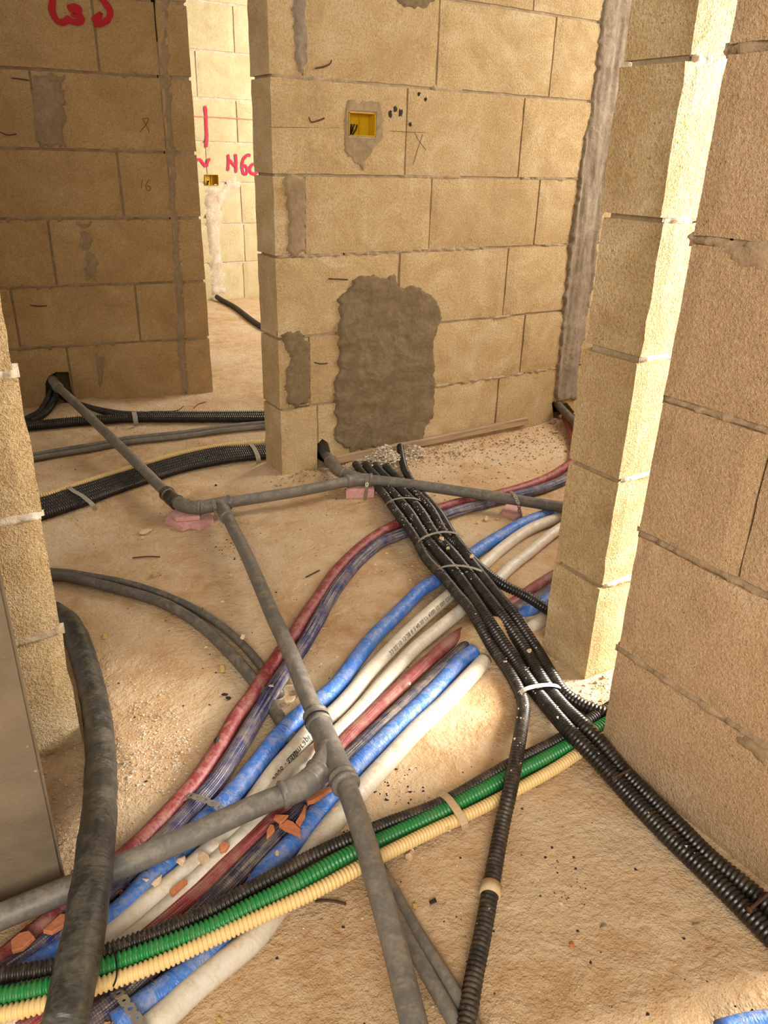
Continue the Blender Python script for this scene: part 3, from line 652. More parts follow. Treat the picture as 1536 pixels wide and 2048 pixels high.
h2_ = [.03, .03, .035, .06, .06, .045, .06, .062, .06, .04, .022, .02, .022, .035, .05, .045, .024, .02, .02, .02, .02, .02, .02]
B2 = corr('corrugated_conduit', pp([(x, y, z) for (x, y), z in zip(b2, h2_)]), .0185, M['black'])
tag(B2, 'thick black corrugated conduit running to the lower right corner, the one further from the wall', 'conduit', GB)
b3 = [(750, 932), (768, 952), (798, 977), (839, 1021), (868, 1067), (902, 1104), (937, 1148), (968, 1187), (1000, 1228), (1030, 1270), (1056, 1310), (1085, 1362), (1106, 1390), (1133, 1421), (1168, 1453), (1199, 1484), (1246, 1542), (1301, 1597), (1359, 1655), (1417, 1714), (1476, 1762), (1536, 1812), (1580, 1850)]
B3 = corr('corrugated_conduit', pp([(x, y, z) for (x, y), z in zip(b3, h2_)]), .0185, M['black'])
tag(B3, 'thick black corrugated conduit running along the foot of the right wall', 'conduit', GB)
b4 = [(772, 934), (790, 952), (818, 975), (860, 1017), (889, 1067), (922, 1100), (956, 1142), (991, 1186), (1022, 1224), (1050, 1264), (1078, 1307), (1100, 1345), (1125, 1384), (1156, 1406), (1191, 1421), (1230, 1432)]
h4_ = [.03, .03, .035, .06, .06, .045, .06, .062, .06, .04, .022, .02, .02, .02, .02, .02]
B4 = corr('corrugated_conduit', pp([(x, y, z) for (x, y), z in zip(b4, h4_)]), .017, M['black'])
tag(B4, 'black corrugated conduit leaving the bundle at the white band and going behind the right wall', 'conduit', GB)
b5 = [(800, 893), (804, 918), (810, 940), (826, 968), (840, 985), (877, 1025), (906, 1072), (938, 1112), (972, 1146), (1010, 1172), (1052, 1192), (1097, 1221), (1150, 1252)]
h5_ = [.05, .04, .03, .03, .035, .06, .06, .05, .058, .058, .05, .045, .03]
B5 = corr('corrugated_conduit', pp([(x, y, z) for (x, y), z in zip(b5, h5_)]), .0155, M['black'])
tag(B5, 'black corrugated conduit branching from the bundle to the right pillar', 'conduit', GB)
# ---- black, green and cream trio
GT = 'trio of corrugated conduits crossing the insulated pipes'
kb = [(-60, 1958), (0, 1950), (113, 1933), (242, 1893), (404, 1829), (500, 1769), (620, 1715), (695, 1680), (773, 1648), (890, 1603), (1019, 1529), (1117, 1480), (1203, 1424), (1260, 1388)]
kg = [(-60, 2003), (0, 1994), (101, 1974), (202, 1937), (404, 1869), (500, 1808), (598, 1765), (695, 1711), (773, 1676), (890, 1621), (1008, 1558), (1100, 1512), (1199, 1455), (1260, 1418)]
kb[5] = (500, 1778); kg[4] = (404, 1862); kg[5] = (500, 1814)
kc = [(-60, 2040), (0, 2030), (97, 2006), (202, 1970), (323, 1925), (484, 1850), (617, 1789), (734, 1727), (851, 1668), (969, 1613), (1100, 1543), (1156, 1507), (1200, 1480), (1250, 1448)]
hz = [.062, .062, .06, .06, .06, .058, .058, .05, .028, .018, .018, .018, .018, .018]
KB = corr('corrugated_conduit', pp([(x, y, z) for (x, y), z in zip(kb, hz)]), .0135, M['blackdust'], pitch=.0076); tag(KB, 'thin black conduit lying along the upper side of the green one', 'conduit', GT)
KG = corr('corrugated_conduit', pp([(x, y, z) for (x, y), z in zip(kg, hz)]), .0155, M['green'], pitch=.0080, seg=16); tag(KG, 'green corrugated conduit, the only green one', 'conduit', GT)
KC = corr('corrugated_conduit', pp([(x, y, z-.002) for (x, y), z in zip(kc, hz)]), .0128, M['cream'], pitch=.0076); tag(KC, 'cream corrugated conduit lying along the lower side of the green one', 'conduit', GT)
# ---- rear left bundles
GR = 'black conduits in the lower bundle left of the central wall'
up_ = [(60, 1008), (95, 1000), (146, 983), (262, 947), (364, 917), (440, 900), (492, 897), (560, 893)]
lo_ = [(60, 1038), (95, 1028), (160, 1007), (262, 970), (364, 938), (440, 922), (492, 915), (560, 910)]
nm = ['uppermost', 'second from the top', 'third from the top', 'fourth from the top', 'lowest']
for k in range(5):
    t = k/4; q = [(a[0]+(b[0]-a[0])*t, a[1]+(b[1]-a[1])*t, .018) for a, b in zip(up_, lo_)]
    o = corr('corrugated_conduit', pp(q), .0165, M['black'], pitch=.009, seg=10); tag(o, nm[k]+' black conduit in the curved bundle left of the central wall', 'conduit', GR)
o = corr('corrugated_conduit', pp([(60, 990+6, .016), (95, 990, .016), (146, 972, .016), (262, 935, .016), (364, 906, .016), (440, 892, .016), (492, 886, .016), (560, 882, .016)]), .012, M['cream'], pitch=.009, seg=10)
tag(o, 'thin cream conduit along the far side of the rear black bundle', 'conduit')
GQ = 'black conduits at the foot of the rear left wall'
for k, (q, l) in enumerate([([(50, 856), (69, 853), (182, 843), (270, 838), (400, 838), (525, 838), (570, 838)], 'front black conduit in the bundle at the foot of the rear left wall'),
              ([(50, 850), (69, 848), (182, 838), (270, 834), (400, 834), (525, 833), (570, 833)], 'middle black conduit in the bundle at the foot of the rear left wall'),
              ([(118, 783), (135, 800), (165, 812), (204, 822), (255, 829), (330, 829), (420, 829), (525, 828), (570, 828)], 'black conduit curving out of the wall hole to join the rear bundle on the right')]):
    zz = [.02]*len(q)
    if k == 2: zz[0] = .07; zz[1] = .035
    o = corr('corrugated_conduit', pp([(x, y, z) for (x, y), z in zip(q, zz)]), .018, M['black'], pitch=.010, seg=10); tag(o, l, 'conduit', GQ)
for k, q in enumerate([[(106, 772, .10), (100, 790, .06), (92, 808, .03), (78, 826, .02), (55, 838, .02)], [(118, 775, .10), (112, 792, .06), (104, 808, .03), (90, 826, .022), (66, 841, .02)]]):
    o = corr('corrugated_conduit', pp(q), .018, M['black'], pitch=.010, seg=10); tag(o, ['black conduit dropping from the wall hole to the left, nearest the wall', 'black conduit dropping from the wall hole to the left, in front of its twin'][k], 'conduit', 'conduits dropping out of the wall hole')
GP = 'grey pipes between the rear bundles'
for k, dy in enumerate((0, -7)):
    o = tube('thin_pipe', pp([(50, 922+dy, .013), (82, 915+dy, .013), (135, 906+dy, .013), (200, 895+dy, .013), (262, 884+dy, .013), (365, 873+dy, .013), (450, 861+dy, .013), (525, 854+dy, .013), (575, 851+dy, .013)]), .0125, M['grey'], seg=10)
    tag(o, ['nearer of two thin grey pipes between the rear black bundles', 'farther of two thin grey pipes between the rear black bundles'][k], 'pipe', GP)
o = corr('corrugated_conduit', [at(438, 598, .02)+Vector((0, .05, .01)), at(445, 601, .02), at(470, 615, .015), at(500, 638, .015), at(520, 652, .015), at(540, 662, .015)], .022, M['black'], pitch=.02, seg=8)
tag(o, 'black conduit on the sunlit floor of the far room', 'conduit')
# ---- curved thin pipes on the left
a1 = tube('thin_pipe', pp([(60, 1152, .016), (122, 1152, .016), (180, 1164, .016), (250, 1182, .016), (330, 1208, .016), (396, 1247, .016), (450, 1296, .016), (490, 1340, .016), (525, 1385, .014), (556, 1432, .012), (590, 1490, .01)]), .0155, M['greydark'], wob=.05)
tag(a1, 'thicker of two dusty dark grey pipes arcing across the left floor', 'pipe', 'curved pipes on the left floor')
a2 = tube('thin_pipe', pp([(60, 1142, .013), (122, 1144, .013), (200, 1156, .013), (270, 1171, .013), (340, 1195, .013), (400, 1224, .013), (455, 1262, .013), (500, 1305, .013), (535, 1350, .012), (560, 1390, .012)]), .0115, M['greydark'], wob=.05)
tag(a2, 'thinner of two dusty dark grey pipes arcing across the left floor, on the far side', 'pipe', 'curved pipes on the left floor')
# ---- two thin pipes at the bottom
a3 = tube('thin_pipe', pp([(760, 1737, .015), (789, 1785, .013), (830, 1858, .012), (876, 1930, .012), (925, 2010, .012), (965, 2080, .012)]), .0115, M['grey'], wob=.03); tag(a3, 'thin grey pipe at the bottom, the one nearer the black conduit', 'pipe', 'thin grey pipes under the long drain pipe')
a4 = tube('thin_pipe', pp([(752, 1765, .015), (775, 1800, .013), (815, 1875, .012), (862, 1960, .012), (905, 2035, .012), (930, 2080, .012)]), .0125, M['grey'], wob=.03); tag(a4, 'thin grey pipe at the bottom, the one nearer the long drain pipe', 'pipe', 'thin grey pipes under the long drain pipe')
o = tube('thin_pipe', pp([(1113, 806, .10), (1128, 822, .09), (1145, 840, .08), (1168, 862, .07), (1215, 895, .06)]), .019, M['greydark'], wob=.02); tag(o, 'short dusty grey pipe coming out of the wall corner beside the right pillar', 'pipe')
o = tube('insulated_pipe', pp([(1440, 2064, .02), (1490, 2050, .02), (1536, 2043, .02), (1590, 2035, .02)]), .016, M['blue']); tag(o, 'sliver of blue pipe at the lower right corner of the floor', 'pipe')
# ---- big black sleeve
hs = tube('foam_sleeve', pp([(105, 1225, .03), (135, 1245, .03), (158, 1290, .031), (178, 1355, .032), (193, 1430, .034), (201, 1510, .038), (200, 1600, .07), (191, 1700, .118), (178, 1800, .134), (163, 1890, .132), (146, 1980, .128), (126, 2060, .124)]), .0315, M['hose'], seg=24, wob=.07)
tag(hs, 'thick black foam-sleeved pipe lying over everything at the lower left', 'pipe')

# ---- drain pipework: one glued assembly with fittings
D0 = at(440, 1012, .06)
dr = empty('drain_pipework', (D0.x, D0.y, 0), 'dusty grey drain pipes joined by elbows and tees, crossing the floor on pink blocks', 'drain pipe')
dr.location = (0, 0, 0)
RD = .0205
def seg_(l, mat='grey', r=RD, name='pipe'): return tube(name, pp(l), r, M[mat], dr, seg=18, wob=.012)
def fit(l, r=.0245, mat='grey', name='coupling', ridges=True, step=.003):
    Q, st = smooth_path(pp(l), step); n = len(Q)
    def pf(i):
        e = min(i, n-1-i)
        return 1.10 if (ridges and e in (1, 2, 3)) else (.9 if e == 0 else 1.0)
    return tube(name, Q, r, M[mat], dr, seg=20, step=st, prof=pf, raw=True)
seg_([(103, 758, .13), (118, 776, .125), (150, 806, .105), (240, 893, .075), (345, 998, .058)])
fit([(100, 752, .13), (108, 764, .13), (117, 776, .125)], name='coupling')
fit([(336, 990, .06), (350, 1002, .058), (365, 1010, .058), (385, 1015, .058), (402, 1015, .058)], name='elbow')
fit([(398, 1015, .058), (420, 1012, .058), (440, 1008, .058), (462, 1004, .058)], name='tee')
fit([(333, 986, .06), (346, 1000, .058), (356, 1006, .058)], r=.0262, mat='blackdust', name='coupling')
fit([(438, 1008, .058), (446, 1020, .058), (455, 1036, .06)], r=.023, name='branch')
seg_([(455, 1005, .058), (520, 995, .058), (600, 982, .06), (700, 962, .06), (715, 959, .06)])
fit([(692, 963, .06), (715, 959, .06), (745, 960, .06)], name='tee')
seg_([(735, 959, .06), (800, 966, .06), (900, 980, .06), (1000, 995, .06), (1090, 1009, .06), (1160, 1019, .06)])
seg_([(640, 892, .05), (652, 910, .05), (668, 928, .052), (680, 942, .055), (700, 950, .06), (722, 957, .06)], r=.021)
fit([(660, 922, .052), (676, 940, .055), (692, 948, .058)], name='elbow')
seg_([(448, 1018, .058), (462, 1048, .06), (490, 1103, .062), (518, 1166, .066), (546, 1232, .07), (578, 1300, .074), (606, 1370, .077), (636, 1440, .08), (650, 1472, .082), (668, 1515, .086), (690, 1565, .09), (722, 1655, .098), (748, 1745, .098), (774, 1835, .09), (800, 1935, .08), (826, 2040, .072), (840, 2100, .068)])
fit([(630, 1428, .08), (650, 1474, .082), (668, 1515, .086), (688, 1562, .09), (692, 1572, .091)], r=.0255, name='wye')
fit([(630, 1428, .08), (641, 1452, .081)], r=.0262, name='coupling')
fit([(684, 1552, .089), (693, 1573, .091)], r=.0265, name='coupling')
fit([(660, 1495, .084), (648, 1520, .084), (634, 1545, .083), (616, 1565, .082)], r=.0235, name='branch')
fit([(640, 1538, .083), (618, 1564, .082), (590, 1580, .08), (560, 1592, .078)], r=.0255, name='elbow')
seg_([(575, 1588, .079), (540, 1600, .077), (480, 1626, .074), (400, 1663, .071), (300, 1708, .069), (200, 1752, .067), (100, 1793, .067), (0, 1834, .067), (-70, 1862, .067)], r=.0215)
# thin wire round the long drain pipe above the wye
def ring(name, c, tdir, rad, w, mat, parent, sx=1.0, thick=.0018):
    T = Vector(tdir).normalized(); a = T.cross(Vector((0, 0, 1))).normalized(); b = a.cross(T); Q = []
    for k in range(25): an = 2*math.pi*k/24; Q.append(c+a*math.cos(an)*rad*sx+b*math.sin(an)*rad)
    V = []; fc = []
    for q in Q:
        nrm = (q-c).normalized(); V += [q-T*w/2, q+T*w/2, q+T*w/2+nrm*thick, q-T*w/2+nrm*thick]
    for i in range(24):
        for k in range(4): fc.append((i*4+k, i*4+(k+1) % 4, (i+1)*4+(k+1) % 4, (i+1)*4+k))
    o = mesh(name, V, fc, mat, parent, True)
    if parent is None: rebase(o)
    return o
wdir = at(660, 1500, .084)-at(630, 1428, .08)
o = ring('tie_wire', at(636, 1443, .081), wdir, .0275, .0025, M['cable'], None); tag(o, 'black tie wire looped round the long drain pipe just above the wye', 'wire')
tdir = at(977, 1795, .019)-at(981, 1772, .019)
o = ring('tape_ring', at(981, 1782, .019), tdir, .0160, .024, M['tape'], None, thick=.0028); tag(o, 'cream tape ring round the thin black conduit at the bottom', 'tape')

# ---------------------------------------------------------------- straps
def strap(name, pts, width, mat, label, cat='strap', group=None, holes=False, thick=.0012, across=None, sub=.008, parent=None):
    Q, st = smooth_path([at(*p) for p in pts], .018 if holes else sub); n = len(Q); V = []; fc = []
    T = [(Q[min(i+1, n-1)]-Q[max(i-1, 0)]).normalized() for i in range(n)]
    W_ = across
    if W_ is None:
        hd = Vector((Q[-1].x-Q[0].x, Q[-1].y-Q[0].y, 0))
        W_ = Vector((0, 0, 1)).cross(hd).normalized() if hd.length > .01 else RT
    W_ = W_.normalized()
    def quad(a, b, c, d): k = len(V); V.extend([a, b, c, d]); fc.append((k, k+1, k+2, k+3))
    if not holes:
        for i, q in enumerate(Q):
            nn = T[i].cross(W_).normalized()
            if nn.z < 0: nn = -nn
            V += [q-W_*width/2, q+W_*width/2, q+W_*width/2+nn*thick, q-W_*width/2+nn*thick]
        for i in range(n-1):
            for k in range(4): fc.append((i*4+k, i*4+(k+1) % 4, (i+1)*4+(k+1) % 4, (i+1)*4+k))
        fc += [(0, 3, 2, 1), ((n-1)*4, (n-1)*4+1, (n-1)*4+2, (n-1)*4+3)]
    else:                          # perforated band: every cell has a real hole
        for i in range(n-1):
            c = (Q[i]+Q[i+1])/2; u = (Q[i+1]-Q[i]); L = u.length; un = u/L; nn = un.cross(W_).normalized()
            if nn.z < 0: nn = -nn
            hr = width*(.26 if i % 2 else .17); m_ = 12
            for zz in (0, thick):
                b0 = len(V)
                for k in range(m_):
                    an = 2*math.pi*k/m_; cx, cy = math.cos(an), math.sin(an); s = 1/max(abs(cx), abs(cy))
                    V.append(c+un*cx*hr+W_*cy*hr+nn*zz)
                    ox = max(-1, min(1, cx*s))*L/2; oy = max(-1, min(1, cy*s))*width/2
                    V.append(c+un*ox+W_*oy+nn*zz)
                for k in range(m_):
                    k2 = (k+1) % m_; f = (b0+2*k, b0+2*k+1, b0+2*k2+1, b0+2*k2); fc.append(f if zz else tuple(reversed(f)))
            b1_ = len(V)-2*m_; b0_ = b1_-2*m_
            for k in range(m_):
                k2 = (k+1) % m_; fc.append((b0_+2*k, b0_+2*k2, b1_+2*k2, b1_+2*k)); fc.append((b0_+2*k+1, b1_+2*k+1, b1_+2*k2+1, b0_+2*k2+1))
    o = mesh(name, V, fc, mat, parent); tag(o, label, cat, group) if label else None
    if parent is None: rebase(o)
    return o
gs = 'plastic bands round the black bundle'
strap('band', [(766, 1024, .005), (772, 1010, .05), (782, 1001, .08), (805, 996, .083), (830, 997, .082), (846, 1004, .05)], .010, M['strap'], 'grey plastic band round the black bundle nearest the central wall', group=gs)
strap('band', [(826, 1106, .005), (831, 1090, .05), (845, 1076, .082), (872, 1066, .084), (900, 1064, .084), (926, 1073, .06)], .012, M['strap'], 'grey plastic band round the black bundle, second from the central wall', group=gs)
strap('band', [(868, 1150, .02), (876, 1138, .07), (893, 1132, .084), (925, 1132, .086), (955, 1139, .084), (985, 1154, .05)], .011, M['strap'], 'grey plastic band round the black bundle where one conduit branches to the pillar', group=gs)
strap('band', [(1032, 1402, .004), (1036, 1388, .030), (1050, 1378, .044), (1080, 1371, .046), (1104, 1370, .044), (1124, 1376, .03), (1140, 1392, .004)], .013, M['strapwhite'], 'white plastic band round the bundle where it splits beside the right pillar', group=gs)
strap('band', [(880, 1588, .022), (892, 1592, .036), (905, 1608, .042), (920, 1630, .040), (930, 1650, .030), (932, 1660, .004)], .017, M['tape'], 'tan metal band over the black, green and cream conduits', thick=.0015)
gr_ = 'bands round the rear left bundles'
strap('band', [(268, 824, .045), (270, 834, .044), (272, 846, .024), (272, 852, .003)], .022, M['strap'], 'grey band round the bundle at the foot of the rear left wall', group=gr_, across=at(300, 840)-at(240, 842))
strap('band', [(136, 974, .030), (150, 984, .037), (162, 990, .038), (172, 998, .038), (184, 1008, .037), (191, 1020, .006)], .018, M['strap'], 'grey band round the curved rear bundle near the left pier', group=gr_, across=at(262, 955)-at(95, 1010))
strap('band', [(499, 886, .032), (508, 896, .037), (514, 908, .037), (517, 918, .03), (518, 926, .004)], .020, M['strap'], 'grey band round the curved rear bundle beside the central wall', group=gr_, across=at(520, 900)-at(440, 910))
gm = 'perforated steel straps'
strap('perforated_strap', [(730, 1001, .003), (732, 985, .045), (734, 968, .085), (735, 952, .09)], .013, M['steel'], 'perforated steel strap hanging over the drain tee nearest the central wall', group=gm, holes=True, across=RT)
strap('perforated_strap', [(1022, 983, .075), (1030, 992, .085), (1036, 1004, .07), (1039, 1020, .035), (1040, 1036, .003)], .013, M['steel'], 'perforated steel strap over the drain pipe beside the blue pipe', group=gm, holes=True, across=RT)
strap('perforated_strap', [(426, 1001, .082), (429, 1008, .087), (431, 1024, .05), (430, 1042, .003)], .012, M['steel'], 'perforated steel strap over the drain fitting with two branches', group=gm, holes=True, across=RT)
strap('perforated_strap', [(360, 1586, .004), (370, 1590, .03), (385, 1592, .045), (410, 1600, .047), (432, 1610, .050), (447, 1622, .050), (456, 1636, .03)], .016, M['steel'], 'perforated steel strap across the red, navy and blue pipes', group=gm, holes=True)
strap('perforated_strap', [(226, 1976, .03), (238, 1988, .048), (252, 2006, .049), (266, 2026, .050), (280, 2046, .050), (292, 2066, .05)], .015, M['steel'], 'perforated steel strap across the pipes at the bottom left', group=gm, holes=True)
o = tube('tie_wire', pp([(224, 1896, .078), (230, 1905, .08), (234, 1930, .082), (235, 1950, .08), (232, 1962, .076), (225, 1975, .055)]), .0014, M['cable'], seg=6, step=.004); tag(o, 'thin dark wire tied over the green and cream conduits at the bottom left', 'wire')
for (x0, y0, x1, y1, l) in ((1226, 1557, 1262, 1538, 'rusty nail holding the two thick conduits to the right wall'), (1498, 1820, 1548, 1778, 'rusty nail over the two thick conduits at the right edge')):
    nl = tube('nail', pp([(x0, y0, .042), ((x0+x1)/2, (y0+y1)/2, .043), (x1, y1, .045)]), .0032, M['rust'], seg=8, step=.01); tag(nl, l, 'nail', 'rusty nails over the thick conduits')
    q0, q1 = nl.location, None
    hd = tube('nail_head', [at(x0, y0, .042)-(at(x1, y1, .045)-at(x0, y0, .042)).normalized()*.002, at(x0, y0, .042)+(at(x1, y1, .045)-at(x0, y0, .042)).normalized()*.002], .006, M['rust'], None, 10, .002, raw=True); hd.parent = nl; hd.location = hd.location-nl.location

# ---------------------------------------------------------------- socket boxes
def socket(F, a0, a1, z0, z1, label, name='socket_box', dep=.045, t=.0018, rim=.004):
    root = empty(name, F.p((a0+a1)/2, (z0+z1)/2, 0), label, 'socket box')
    def bx_(nm_, A, B, mat):
        V = [F.p(a, z, d) for a in (A[0], B[0]) for z in (A[1], B[1]) for d in (A[2], B[2])]
        o = mesh(nm_, V, [(0, 1, 3, 2), (4, 6, 7, 5), (0, 4, 5, 1), (2, 3, 7, 6), (0, 2, 6, 4), (1, 5, 7, 3)], mat)
        rebase(o); o.parent = root; o.location = o.location-root.location; return o
    e = .0005
    bx_('back_panel', (a0+e, z0+e, -dep), (a1-e, z1-e, -dep+t), M['yellow'])
    for A, B in (((a0+e, z0+e, -dep), (a0+e+t, z1-e, .006)), ((a1-e-t, z0+e, -dep), (a1-e, z1-e, .006)), ((a0+e, z0+e, -dep), (a1-e, z0+e+t, .006)), ((a0+e, z1-e-t, -dep), (a1-e, z1-e, .006))): bx_('side_panel', A, B, M['yellow'])
    bx_('divider', ((a0+a1)/2-.002+.012, z0+.004, -dep), ((a0+a1)/2+.012, z1-.004, -dep+.012), M['yellow'])
    for k in range(4):
        P = [F.p(a0+(a1-a0)*(.18+.05*k), z0+.003, -dep+.01)]
        for q in range(1, 5): P.append(F.p(a0+(a1-a0)*(.18+.06*k)+random.uniform(-.008, .012), z0+.003+.008*q+random.uniform(0, .004), -dep+.012+.006*q*random.uniform(.4, 1)))
        o = tube('cable_end', P, .0028, M['cable'], None, 7, .004); o.parent = root; o.location = o.location-root.location
    return root
socket(FC, ba0, ba1, bz0, bz1, 'yellow plastic socket box with black cable ends, in the central wall')
socket(FF, fa0, fa1, fz0, fz1, 'yellow plastic socket box in the sunlit far wall below the sprayed arrow', dep=.05)

# ---------------------------------------------------------------- batten, foam blocks, rubble
ba = FC.px(667, 912); bb = FC.px(1050, 851)
V = []
for a, z in ((ba[0], .022), (bb[0], .035)):
    for d in (.004, .020):
        for h in (0, .032): V.append(FC.p(a, z+h+(.0 if d < .01 else -.003), d))
bt = mesh('timber_batten', V, [(0, 1, 3, 2), (4, 6, 7, 5), (0, 4, 5, 1), (2, 3, 7, 6), (1, 5, 7, 3), (0, 2, 6, 4)], M['wood']); rebase(bt)
bm = bmesh.new(); bm.from_mesh(bt.data); bmesh.ops.recalc_face_normals(bm, faces=bm.faces); bmesh.ops.bevel(bm, geom=bm.edges[:], offset=.002, segments=1, affect='EDGES'); bm.to_mesh(bt.data); bm.free()
tag(bt, 'rough timber batten at the foot of the central wall', 'batten')
def chunk(name, c, size, mat, label, cat, group=None, flat=1.0, rz=None, seed=None, tilt=0.0, n=14):
    rnd = random.Random(seed if seed is not None else random.random())
    bm = bmesh.new()
    for k in range(n):
        v = Vector((rnd.gauss(0, 1), rnd.gauss(0, 1), rnd.gauss(0, 1))).normalized()
        bm.verts.new((v.x*size[0]/2, v.y*size[1]/2, v.z*size[2]/2))
    r = bmesh.ops.convex_hull(bm, input=bm.verts[:]); bmesh.ops.delete(bm, geom=[v for v in bm.verts if not v.link_faces], context='VERTS')
    zm = min(v.co.z for v in bm.verts)
    for v in bm.verts: v.co.z -= zm
    me = bpy.data.meshes.new(name); bm.to_mesh(me); bm.free()
    o = link(name, me, mat); o.location = c; o.rotation_euler = (tilt, tilt*.5, rz if rz is not None else rnd.uniform(0, 6)); tag(o, label, cat, group); return o
def shard(name, poly_px, z, th, mat, label, cat, group=None, tilt=0.0):
    P = [at(x, y, z) for x, y in poly_px]; c = sum(P, Vector())/len(P); n = len(P)
    up = (Vector((0, 0, 1)) + Vector((random.uniform(-1, 1), random.uniform(-1, 1), 0))*tilt).normalized()
    top = [p + Vector((0, 0, 1))*(-(p-c).dot(Vector((up.x, up.y, 0)))/up.z) for p in P]
    V = [p+up*th for p in top] + [p+(p-c)*.04 for p in top]
    fs = [tuple(range(n)), tuple(range(2*n-1, n-1, -1))] + [(i, i+n, (i+1) % n+n, (i+1) % n) for i in range(n)]
    o = mesh(name, V, fs, mat); bm = bmesh.new(); bm.from_mesh(o.data); bmesh.ops.recalc_face_normals(bm, faces=bm.faces); bmesh.ops.bevel(bm, geom=bm.edges[:], offset=.0012, segments=1, affect='EDGES'); bm.to_mesh(o.data); bm.free()
    rebase(o); tag(o, label, cat, group); return o
def foam(pxs, h, label, z0=0.0):
    P = [at(x, y, z0) for x, y in pxs]; n = len(P)
    V = [p+Vector((0, 0, h)) for p in P] + P
    fs = [tuple(range(n)), tuple(range(2*n-1, n-1, -1))] + [(i, i+n, (i+1) % n+n, (i+1) % n) for i in range(n)]
    o = mesh('foam_block', V, fs, M['pink']); bm = bmesh.new(); bm.from_mesh(o.data); bmesh.ops.recalc_face_normals(bm, faces=bm.faces); bmesh.ops.bevel(bm, geom=bm.edges[:], offset=.002, segments=2, affect='EDGES'); bm.to_mesh(o.data); bm.free()
    rebase(o); tag(o, label, 'foam block', 'pink foam blocks under the drain pipes'); return o
foam([(331, 1048), (365, 1064), (382, 1058), (400, 1062), (428, 1047), (424, 1036), (345, 1030)], .020, 'wide pink foam slab under the drain elbow at the left')
foam([(343, 1035), (352, 1044), (400, 1040), (398, 1026), (350, 1024)], .016, 'small pink foam piece stacked on the wide slab under the left drain elbow', .0205)
foam([(692, 998), (748, 996), (752, 976), (696, 978)], .036, 'pink foam block under the drain tee beside the black bundle')
foam([(1003, 1030), (1030, 1042), (1044, 1036), (1042, 1020), (1012, 1016)], .018, 'small pink foam block under the drain pipe beside the blue pipe')
tg = 'terracotta shards on the pipes'
def c6(l): return [(480+x/6.98, 1500+y/6.98) for x, y in l]
shard('terracotta_shard', c6([(540, 1080), (600, 1060), (660, 1000), (740, 1030), (840, 1130), (845, 1240), (740, 1190), (620, 1140)]), .046, .007, M['terracotta'], 'largest curved terracotta shard lying on the navy pipe', 'shard', tg, .1)
shard('terracotta_shard', c6([(490, 930), (590, 930), (680, 930), (620, 1010), (560, 1060), (470, 980)]), .050, .006, M['terracotta'], 'pale pinkish terracotta shard behind the largest one', 'shard', tg, .15)
shard('terracotta_shard', c6([(380, 1140), (430, 1060), (480, 1080), (490, 1150), (440, 1200), (375, 1250)]), .042, .006, M['terracotta'], 'terracotta shard nearest the lower left, on the red pipe', 'shard', tg, .2)
shard('terracotta_shard', c6([(905, 780), (930, 800), (915, 960), (840, 1095), (780, 1040), (830, 960), (870, 880)]), .046, .007, M['terracotta'], 'narrow upright terracotta shard on the right of the group', 'shard', tg, .2)
shard('terracotta_shard', c6([(915, 700), (1000, 640), (1120, 590), (1290, 520), (1290, 560), (1150, 680), (1040, 760), (950, 790)]), .046, .009, M['terracotta'], 'long terracotta shard under the wye of the drain pipe', 'shard', tg, .1)
def c5(l): return [(x/2.477, 1550+y/2.477) for x, y in l]
shard('terracotta_shard', c5([(58, 830), (100, 795), (150, 785), (178, 820), (120, 875), (65, 888)]), .042, .008, M['terracotta'], 'pink terracotta shard left of the black sleeve, below the drain pipe', 'shard', tg, .1)
shard('terracotta_shard', c5([(215, 790), (300, 700), (330, 700), (320, 760), (260, 800)]), .042, .008, M['terracotta'], 'terracotta shard half hidden behind the black sleeve', 'shard', tg, .1)
shard('terracotta_shard', c5([(840, 580), (915, 525), (930, 545), (855, 605)]), .040, .008, M['terracotta'], 'small brick-coloured shard on the two white pipes', 'shard', tg, .1)
shard('terracotta_shard', c5([(1085, 365), (1110, 345), (1140, 355), (1120, 385), (1095, 390)]), .040, .010, M['terracotta'], 'little rounded terracotta piece on the white pipe under the drain pipe', 'shard', tg, .1)
shard('terracotta_shard', [(627, 1490), (640, 1482), (646, 1508), (636, 1516), (630, 1505)], .045, .02, M['terracotta'], 'brick fragment wedged beside the wye of the drain pipe', 'shard', tg, .1)
mg = 'pale mortar lumps lying on the pipes'
lum = [(362, 1728, .040, .028, 'pale mortar sliver on the lettered white pipe'), (318, 1765, .040, .03, 'rough mortar lump between blue and white pipes'), (408, 1722, .042, .034, 'largest mortar lump on the white pipes'), (292, 1762, .040, .014, 'tiny mortar crumb on the blue pipe'),
       (819, 1368, .038, .012, 'mortar crumb on the short red pipe'), (763, 1463, .036, .012, 'white crumb between the navy and blue short pipes'), (554, 1708, .040, .015, 'white crumb on the navy pipe above the black conduit'), (671, 1620, .038, .018, 'pale chip on the blue pipe beside the drain pipe'),
       (543, 1374, .036, .016, 'mortar lump on the long navy pipe'), (868, 1010, .05, .03, 'mortar lump on the black bundle, upper right'), (1051, 1258, .0, .0, ''), (884, 1080, .078, .03, 'flat mortar splash on the black bundle'), (897, 1098, .076, .022, 'mortar lump on the black bundle below the second band'),
       (943, 1115, .072, .026, 'mortar lump on the right side of the black bundle'), (1004, 1256, .060, .010, 'small white crumb on the black bundle'), (1058, 1304, .042, .022, 'star-shaped mortar crumb on the lower black bundle'), (1010, 1324, .038, .012, 'small mortar crumb on the lower left of the bundle'),
       (1072, 1296, .036, .010, 'tiny crumb beside the star-shaped one'), (898, 1662, .033, .010, 'tiny cream crumb on the green conduit')]
